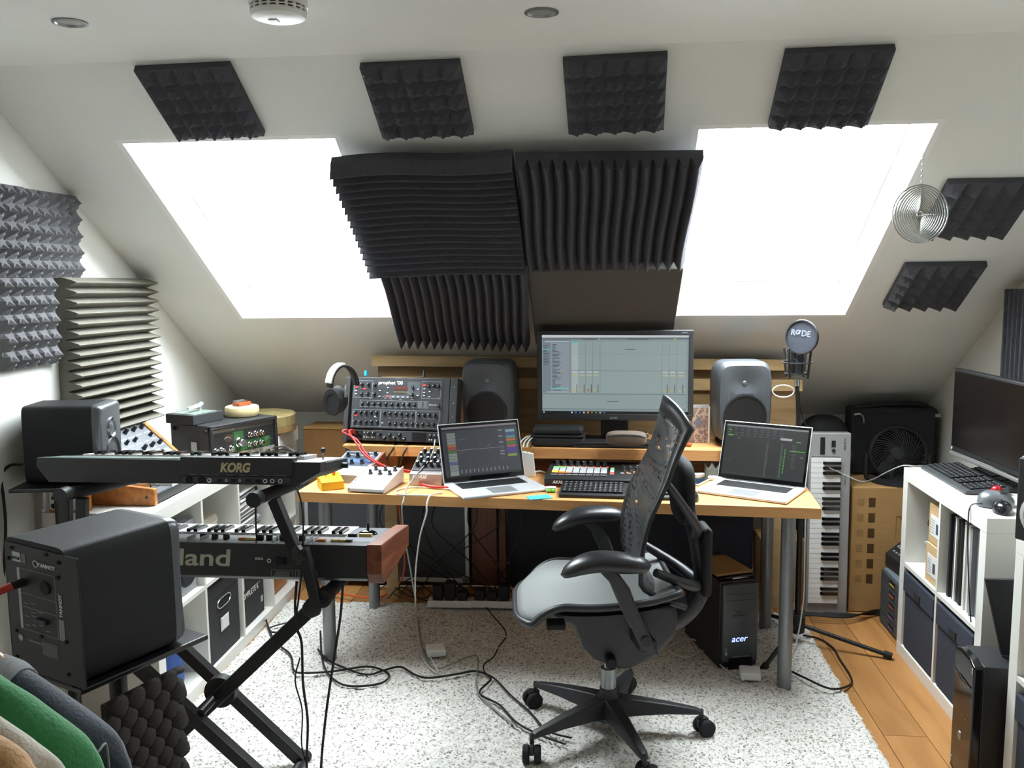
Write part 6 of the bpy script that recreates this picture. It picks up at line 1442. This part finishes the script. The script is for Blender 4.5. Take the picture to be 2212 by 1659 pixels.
# ================================================================== under and behind the desk
# flight case
t = thing('flight_case', 'grey flight case with metal edges and ball corners behind the desk', 'flight case', T(-1.49, 4.33, .035))
FG = mat('case_grey', '#3f4347', .65, var=.05, scale=30)
MB().bx(.012, .838, .006, .4, .012, .478).build('body', FG, t)
for (x0, x1, z0, z1) in ((0, .85, 0, .022), (0, .85, .468, .49), (0, .018, .022, .468), (.832, .85, .022, .468)): MB().bx(x0, x1, 0, .012, z0, z1).build('edge_trim', ALU, t, bevel=.002)
for x in (.018, .832):
    for z in (.02, .47): MB().ball((x, .008, z), .022, .016, .022, 14, 10).build('ball_corner', STEEL, t, smooth=60)
for x in (.08, .77): MB().bx(x-.03, x+.03, .02, .38, -.034, .0).build('runner', PINE, t)
t = thing('brown_cardboard_box', 'brown cardboard box on the flight case behind the rack stand', 'box', T(-1.49, 4.36, .526))
MB().bx(0, .42, 0, .2, 0, .30).build('carton', mat('brown_card_dark', '#8a6238', .85, var=.06, scale=18), t, bevel=.004); MB().bx(.005, .415, -.004, .1, .295, .305).build('flap', CARD, t)
tag(MB().bx(-.63, -.50, 4.36, 4.40, .001, .62).build('wooden_board', wood('red_brown', '#6d4332', '#52301f', 2), bevel=.003), 'reddish brown wooden board standing behind the desk cables', 'board')
tag(MB().bx(-.49, -.455, 4.37, 4.41, .001, .60).build('wooden_batten', wood('red_brown', '#6d4332', '#52301f', 2), bevel=.003), 'narrow reddish batten beside the wooden board behind the desk', 'batten')
t = thing('padded_gig_bag', 'large dark navy padded gig bag standing behind the desk', 'bag', T(-.44, 4.36, .001))
MB().bx(0, 1.22, 0, .14, 0, .63).build('body', mat('gigbag_navy', '#14161d', .85, var=.15, scale=80, bump=.1), t, bevel=.03, seg=3)
MB().tube([(.02, -.002, .5), (.3, -.006, .54), (.9, -.006, .54), (1.2, -.002, .5)], .005, n=6).build('zip', BLACKM, t, smooth=60)
# acer tower
F0, F1 = at(1563, 1449, Z=.012), at(1638, 1442, Z=.012); d = (F1-F0).normalized()
PM_ = T(F0.x, F0.y, .014, math.atan2(d.y, d.x)); pw = max((F1-F0).length, .15)
t = thing('desktop_computer', 'black and grey desktop computer with glowing logo under the desk', 'computer', PM_)
MB().bx(-.012, pw, .022, .39, 0, .358).build('case', BLACK, t, bevel=.004)
MB().bx(-.006, pw-.006, 0, .024, .03, .35).build('front_bezel', mat('bezel_grey', '#4a4d52', .3, .3), t, bevel=.006, seg=3)
MB().bx(.02, pw-.03, -.004, .006, .0, .05).build('lower_scoop', BLACKG, t, bevel=.003)
MB().bx(.03, pw-.045, -.006, .0, .052, .056).build('chrome_line', CHROME, t)
for z in (.31, .285): MB().bx(.006, pw-.018, -.001, .002, z, z+.0015).build('drive_line', BLACK, t)
text('glowing_logo', 'acer', .036, LEDB, t, frame((.03, -.0012, .115), (1, 0, 0), (0, -1, 0)), shear=.25, sx=1.05)
text('print', 'DVD', .012, BLACK, t, frame((.05, -.001, .232), (1, 0, 0), (0, -1, 0))); text('print', 'MULTI RECORDER', .008, BLACK, t, frame((.035, -.001, .22), (1, 0, 0), (0, -1, 0)), sx=.8)
decal('stickers', [(.004, .06, .014, .075, '#9aa0a5', 0), (.003, .08, .013, .094, '#5d7088', 0)], t, frame((0, 0, 0), (1, 0, 0), (0, -1, 0)))
t = thing('padded_envelope', 'brown padded envelope lying on the desktop computer', 'envelope', PM_ @ T(.06, .15, .36, .12))
MB().bx(-.09, .075, -.1, .12, .012, .024).build('envelope', mat('manila', '#8a6a3f', .8), t, bevel=.005); MB().bx(-.08, .08, -.115, .0, .001, .011).build('disc_drive', BLACKG, t, bevel=.003)
MB().bx(-.03, .04, -.118, -.114, .003, .007).build('tray_edge', CHROME, t)
# power strips
def pstrip(u, v, n, lb, plugs):
    P = at(u, v, Z=.03); t = thing('power_strip', lb, 'power strip', T(P.x, P.y, .022, random.uniform(-.05, .05)), 'white power strips behind the desk')
    L_ = .058*n+.04
    MB().bx(0, L_, -.03, .03, 0, .035).build('body', WHITE, t, bevel=.006)
    for k in range(n):
        if plugs[k]:
            p_ = MB().bx(.025+.058*k, .075+.058*k, -.028, .03, .036, .036+plugs[k]).build('plug', BLACKC, t, bevel=.006)
    return t
pstrip(925, 1305, 3, 'white power strip crowded with black plugs, left under the desk', (.07, .085, .04))
pstrip(1015, 1305, 4, 'white power strip with black plugs, nearer the chair seat', (.05, .04, .075, .0))
P = at(1120, 1285, Z=.05)
tag(MB().bx(-.03, .03, -.02, .02, 0, .06).build('wall_plug', WHITE, T=T(P.x, P.y, .02), bevel=.005), 'white square plug adapter beside the chair seat', 'plug')
# power bricks
def brick(u, v, rz, lb):
    P = at(u, v, Z=.025); t = thing('power_brick', lb, 'power adapter', T(P.x, P.y, .026, rz), 'white laptop power bricks on the rug')
    MB().bx(-.04, .04, -.04, .04, 0, .029).build('body', WHITE, t, bevel=.007, seg=3); MB().cyl((-.03, -.04, .015), (-.03, -.06, .012), .004, n=8).build('strain_relief', WHITE, t)
brick(942, 1412, .25, 'white square power brick on the rug in the shade of the desk')
brick(1620, 1462, -.1, 'white square power brick in front of the desktop computer')
# ---------------------------------------------------------------- cables
Z3 = lambda x, y: at(540+x/3.814, 1240+y/3.814, Z=.026)
YP = lambda x, y, Y: at(540+x/3.814, 1240+y/3.814, Y=Y)
gf = 'cables lying on the rug'
cable('floor_cable', [Z3(60, 120), Z3(180, 510), Z3(330, 660), Z3(360, 790), Z3(450, 815), Z3(700, 800), Z3(960, 762), Z3(1110, 800), Z3(1145, 850), Z3(1060, 905), Z3(850, 925), Z3(720, 890), Z3(625, 790), Z3(590, 660), Z3(580, 470)], .0042, BLACKC, 'black cable looping on the rug round the front left desk leg', group=gf)
cable('floor_cable', [Z3(560, 620), Z3(620, 690), Z3(700, 740), Z3(950, 828), Z3(1110, 790), Z3(1240, 765), Z3(1360, 830), Z3(1480, 855), Z3(1700, 825), Z3(1860, 800), Z3(1985, 860), Z3(1890, 980), Z3(2060, 1080), Z3(2200, 1225), Z3(2400, 1330), Z3(2600, 1400)], .0042, BLACKC, 'long black cable running across the rug from the desk leg to the chair', group=gf)
cable('floor_cable', [Z3(1860, 800), Z3(2000, 850), Z3(2150, 1000), Z3(2300, 1130), Z3(2450, 1290), Z3(2650, 1350)], .0035, BLACKC, 'thin black cable forking away towards the left chair wheel', group=gf)
cable('floor_cable', [Z3(1910, 225), Z3(1990, 330), Z3(2110, 485), Z3(2050, 600), Z3(2000, 690), Z3(1930, 740), Z3(1930, 800), Z3(1985, 860)], .003, BLACKC, 'thin kinked black cable from the power strip towards the chair', group=gf)
cable('floor_cable', [Z3(310, 400), Z3(170, 440), Z3(190, 480), Z3(330, 465)], .0035, BLACKC, 'small black cable loop on the rug beside the shelf', group=gf)
for pts, r_, lb in (([(385, 60), (372, 250), (385, 440), (425, 570), (437, 900), (475, 1200), (468, 1500), (470, 1700)], .0042, 'thick black cable hanging from the lower keyboard, left of the pair'), ([(765, 100), (745, 350), (700, 650), (640, 1050), (600, 1400), (578, 1700)], .0042, 'thick black cable hanging from the lower keyboard, right of the pair'), ([(412, 690), (372, 880), (430, 1120), (425, 1400), (465, 1560)], .0025, 'thin black cable dangling beside the thick one below the lower keyboard')):
    P_ = [YP(x, y, 2.43-.05*i/len(pts)) for i, (x, y) in enumerate(pts)]
    for p in P_: p.z = max(p.z, .03)
    cable('hanging_cable', P_, r_, BLACKC, lb, group='cables hanging from the keyboards')
cable('hanging_cable', [at(640, 1052, Y=2.42), at(652, 1090, Y=2.41), at(655, 1150, Y=2.41), at(650, 1250, Y=2.42), at(640, 1330, Y=2.43)], .003, BLACKC, 'black cable hanging from the upper keyboard past the stand post', group='cables hanging from the keyboards')
cable('hanging_cable', [at(553, 1050, Y=2.42), at(553, 1140, Y=2.42), at(560, 1200, Y=2.75)], .003, BLACKC, 'thin black cable hanging down by the round arm cap', group='cables hanging from the keyboards')
# cables over the desk edge
eY = 3.30
cable('grey_cable', [at(940, 950, Y=3.72), at(932, 985, Y=3.62), at(905, 1020, Y=3.50), at(880, 1052, Y=3.38), at(872, 1080, Y=3.30), at(868, 1100, Y=3.28), at(872, 1150, Y=3.30), at(885, 1220, Y=3.36), at(895, 1280, Y=3.45), Z3(1370, 220), Z3(1400, 500), Z3(1450, 690), Z3(1530, 780), Z3(1640, 750), Z3(1830, 672), Z3(1880, 712), Z3(1865, 950), Z3(1990, 1090), Z3(2200, 1260)], .0032, GREYC, 'long grey cable dropping over the desk front and across the rug')
cable('white_cable', [od(955, 1066)+Vector((0, 0, .004)), od(930, 1072)+Vector((0, 0, .004)), at(922, 1090, Y=3.285), at(921, 1110, Y=3.285), at(907, 1160, Y=3.31), at(898, 1230, Y=3.37), at(897, 1290, Y=3.45), Z3(1370, 330), Z3(1385, 520), Z3(1420, 680), Z3(1480, 770), Z3(1550, 812), at(930, 1420, Z=.04)], .0032, WHITEC, 'white cable dropping over the desk front to the power brick')
cable('desk_cable', [od(930, 1072)+Vector((0, 0, .004)), od(900, 1072)+Vector((0, 0, .004)), od(862, 1070)+Vector((0, 0, .004)), od(856, 1062)+Vector((0, 0, .004)), od(890, 1055)+Vector((0, 0, .004)), od(940, 1056)+Vector((0, 0, .004)), od(985, 1062)+Vector((0, 0, .008))], .003, WHITEC, 'pale cable coiled on the desk left of the left laptop')
cable('red_cable', [od(968, 1058)+Vector((0, 0, .009)), od(930, 1056)+Vector((0, 0, .010)), od(908, 1050)+Vector((0, 0, .012)), od(905, 1038)+Vector((0, 0, .014)), od(920, 1030)+Vector((0, 0, .014)), od(950, 1029)+Vector((0, 0, .012))], .0055, REDC, 'red cable looped on the desk and plugged into the left laptop', n=8)
i0 = Mrk @ FI @ Vector((.035, .03, .0)); i1 = Mrk @ FI @ Vector((.02, .03, 0.))
for k, (p0, off) in enumerate(((i0, 0.), (i1, .006))):
    q = Mrk @ FI @ Vector((.03-.03*k, .03, .05))
    cable('red_patch_cable', [p0, p0.lerp(q, .6)+Vector((0, 0, .012)), q, at(765+6*k, 950, Y=3.68), at(790+6*k, 985, Y=3.62), at(830+4*k, 1008, Y=3.60), at(870, 1018-3*k, Y=3.60), at(895, 1021-2*k, Y=3.60)], .0045, REDC, ('red patch cable curving down from the interface, inner of the pair', 'red patch cable curving down from the interface, outer of the pair')[k], group='red patch cables', n=8)
cable('orange_cable', [at(858, 1060, Y=4.12), at(866, 1130, Y=4.12), at(874, 1200, Y=4.12), at(870, 1245, Y=4.12), at(850, 1275, Z=.03), at(815, 1290, Z=.03), at(770, 1288, Z=.03), at(725, 1280, Z=.03), at(680, 1272, Z=.03)], .0045, ORANGEC, 'bright orange cable hanging behind the desk and along the floor', n=8)
rr_ = random.Random(11); ORD = ['first','second','third','fourth','fifth','sixth','seventh','eighth']
for k in range(8):
    u0 = 815+42*k+rr_.uniform(0, 30); u1 = 850+rr_.uniform(0, 260); um = (u0+u1)/2+rr_.uniform(-40, 40)
    cable('desk_wire', [at(u0, 1085, Y=4.2), at(u0+rr_.uniform(-8, 8), 1140, Y=4.22), at(um, 1215, Y=4.24), at(u1, 1270, Y=4.25), at(u1+10, 1292, Z=.05)], .0028, BLACKC, 'thin black wire hanging behind the desk, '+ORD[k]+' from the left at the desk edge', group='black wires hanging behind the desk')
for k in range(7):
    u0 = 810+28*k
    cable('tangle_wire', [at(u0, 1285+rr_.uniform(-8, 8), Z=.03), at(u0+30, 1262+rr_.uniform(-12, 6), Z=.07), at(u0+75, 1290+rr_.uniform(-10, 8), Z=.03), at(u0+120, 1300+rr_.uniform(-14, 6), Z=.025)], .003, BLACKC, 'black wire lying round the power strips, '+ORD[k]+' from the left', group='wires round the power strips')
tag(MB().tube([at(800, 1266, Y=4.30), at(920, 1266, Y=4.30), at(1050, 1266, Y=4.30), at(1110, 1272, Y=4.30)], .004, n=6).build('white_conduit', WHITEC, smooth=60), 'white cable running along the floor below the flight case', 'cable')
for k in range(5):
    cable('corner_cable', [at(1700+6*k, 1318+3*k, Z=.01+.006*k), at(1760, 1322+2*k, Z=.01+.006*k), at(1830, 1326+2*k, Z=.012+.005*k), at(1880, 1328-2*k, Z=.01+.006*k), at(1902, 1325-2*k, Z=.012)], .004, BLACKC, ('nearest','second nearest','middle','fourth nearest','rearmost')[4-k]+' black cable of the floor bundle before the large cardboard box', group='cable bundle by the cardboard box')
cable('stand_cable', [at(1690, 1440, Z=.03), at(1740, 1465, Z=.03), at(1795, 1488, Z=.028), at(1835, 1480, Z=.01), at(1838, 1462, Z=.006), at(1815, 1425, Z=.006), at(1800, 1400, Z=.006), at(1770, 1380, Z=.006), at(1735, 1372, Z=.03)], .0042, BLACKC, 'black cable looping from under the desk round the microphone stand')
cable('white_lead', [at(1740, 1100, Y=3.72), at(1738, 1200, Y=3.72), at(1735, 1300, Y=3.7), at(1718, 1395, Y=3.65), at(1690, 1440, Z=.03), at(1660, 1455, Z=.03), at(1640, 1462, Z=.035)], .003, WHITEC, 'white lead running down beside the desk leg to the power brick')
cable('white_lead', [at(1595, 1464, Z=.035), at(1560, 1440, Z=.03), at(1520, 1395, Z=.03), at(1490, 1380, Z=.03), at(1455, 1390, Z=.03), at(1445, 1405, Z=.03), at(1480, 1420, Z=.03), at(1520, 1405, Z=.03)], .003, WHITEC, 'white lead coiled on the rug between chair and desktop computer')
cable('white_lead', [at(955, 1400, Z=.03), at(985, 1385, Z=.03), at(1030, 1390, Z=.03), at(1045, 1405, Z=.03), at(1010, 1415, Z=.03), at(980, 1400, Z=.03), at(1010, 1370, Z=.03), at(1080, 1372, Z=.03), at(1110, 1385, Z=.03), at(1090, 1400, Z=.03), at(1040, 1395, Z=.03)], .0022, WHITEC, 'thin white lead coiled on the dark rug behind the power brick')
cable('shelf_lead', [at(1790, 1010, Y=4.08), at(1830, 1028, Y=4.05), at(1860, 1040, Y=3.98), at(1885, 1036, Y=3.85), at(1920, 1018, Y=3.76), at(1950, 1006, Y=3.72), (1.3, 3.70, TZ+.006), (1.34, 3.69, TZ+.01)], .003, GREYC, 'grey lead swinging from the shelf keyboard to the upright keyboard')
cable('usb_lead', [at(1133, 1030, Y=3.72), at(1150, 1022, Y=3.70), at(1165, 1018, Y=3.72), at(1180, 1022, Y=3.74)], .004, WHITEC, 'white lead arching between the usb hub and the pad controller')
cable('speaker_cable', [at(47, 900, Y=2.80), at(25, 905, Y=2.80), at(20, 935, Y=2.80), at(38, 980, Y=2.82)], .004, GREYC, 'grey cable looping out of the far speaker back')
cable('speaker_cable', [at(50, 1003, Y=2.72), at(20, 1006, Y=2.70), at(3, 1030, Y=2.68), at(8, 1080, Y=2.66), at(12, 1150, Y=2.65), at(5, 1300, Y=2.65)], .005, BLACKC, 'thick black cable falling from the far speaker at the left photo edge')
for k in range(2): cable('echo_cable', [at(590, 968+6*k, Y=3.55), at(615, 965+6*k, Y=3.45), at(640, 980+5*k, Y=3.3), at(652, 1010, Y=3.2)], .0035, BLACKC, ('black cable leaving the tape echo jack, upper of the pair', 'black cable leaving the tape echo jack, lower of the pair')[k], group='cables from the tape echo')
for k in range(2): cable('shelf_cable', [at((860, 890)[k], (940, 942)[k], Y=3.86), at((850, 878)[k], 968, Y=3.735), at((835, 868)[k], 990, Y=3.735), at((815, 862)[k], 1012, Y=3.76)], .004, BLACKC, ('black cable crossing the shelf front edge, left of two', 'black cable crossing the shelf front edge, right of two')[k], group='cables over the shelf front')
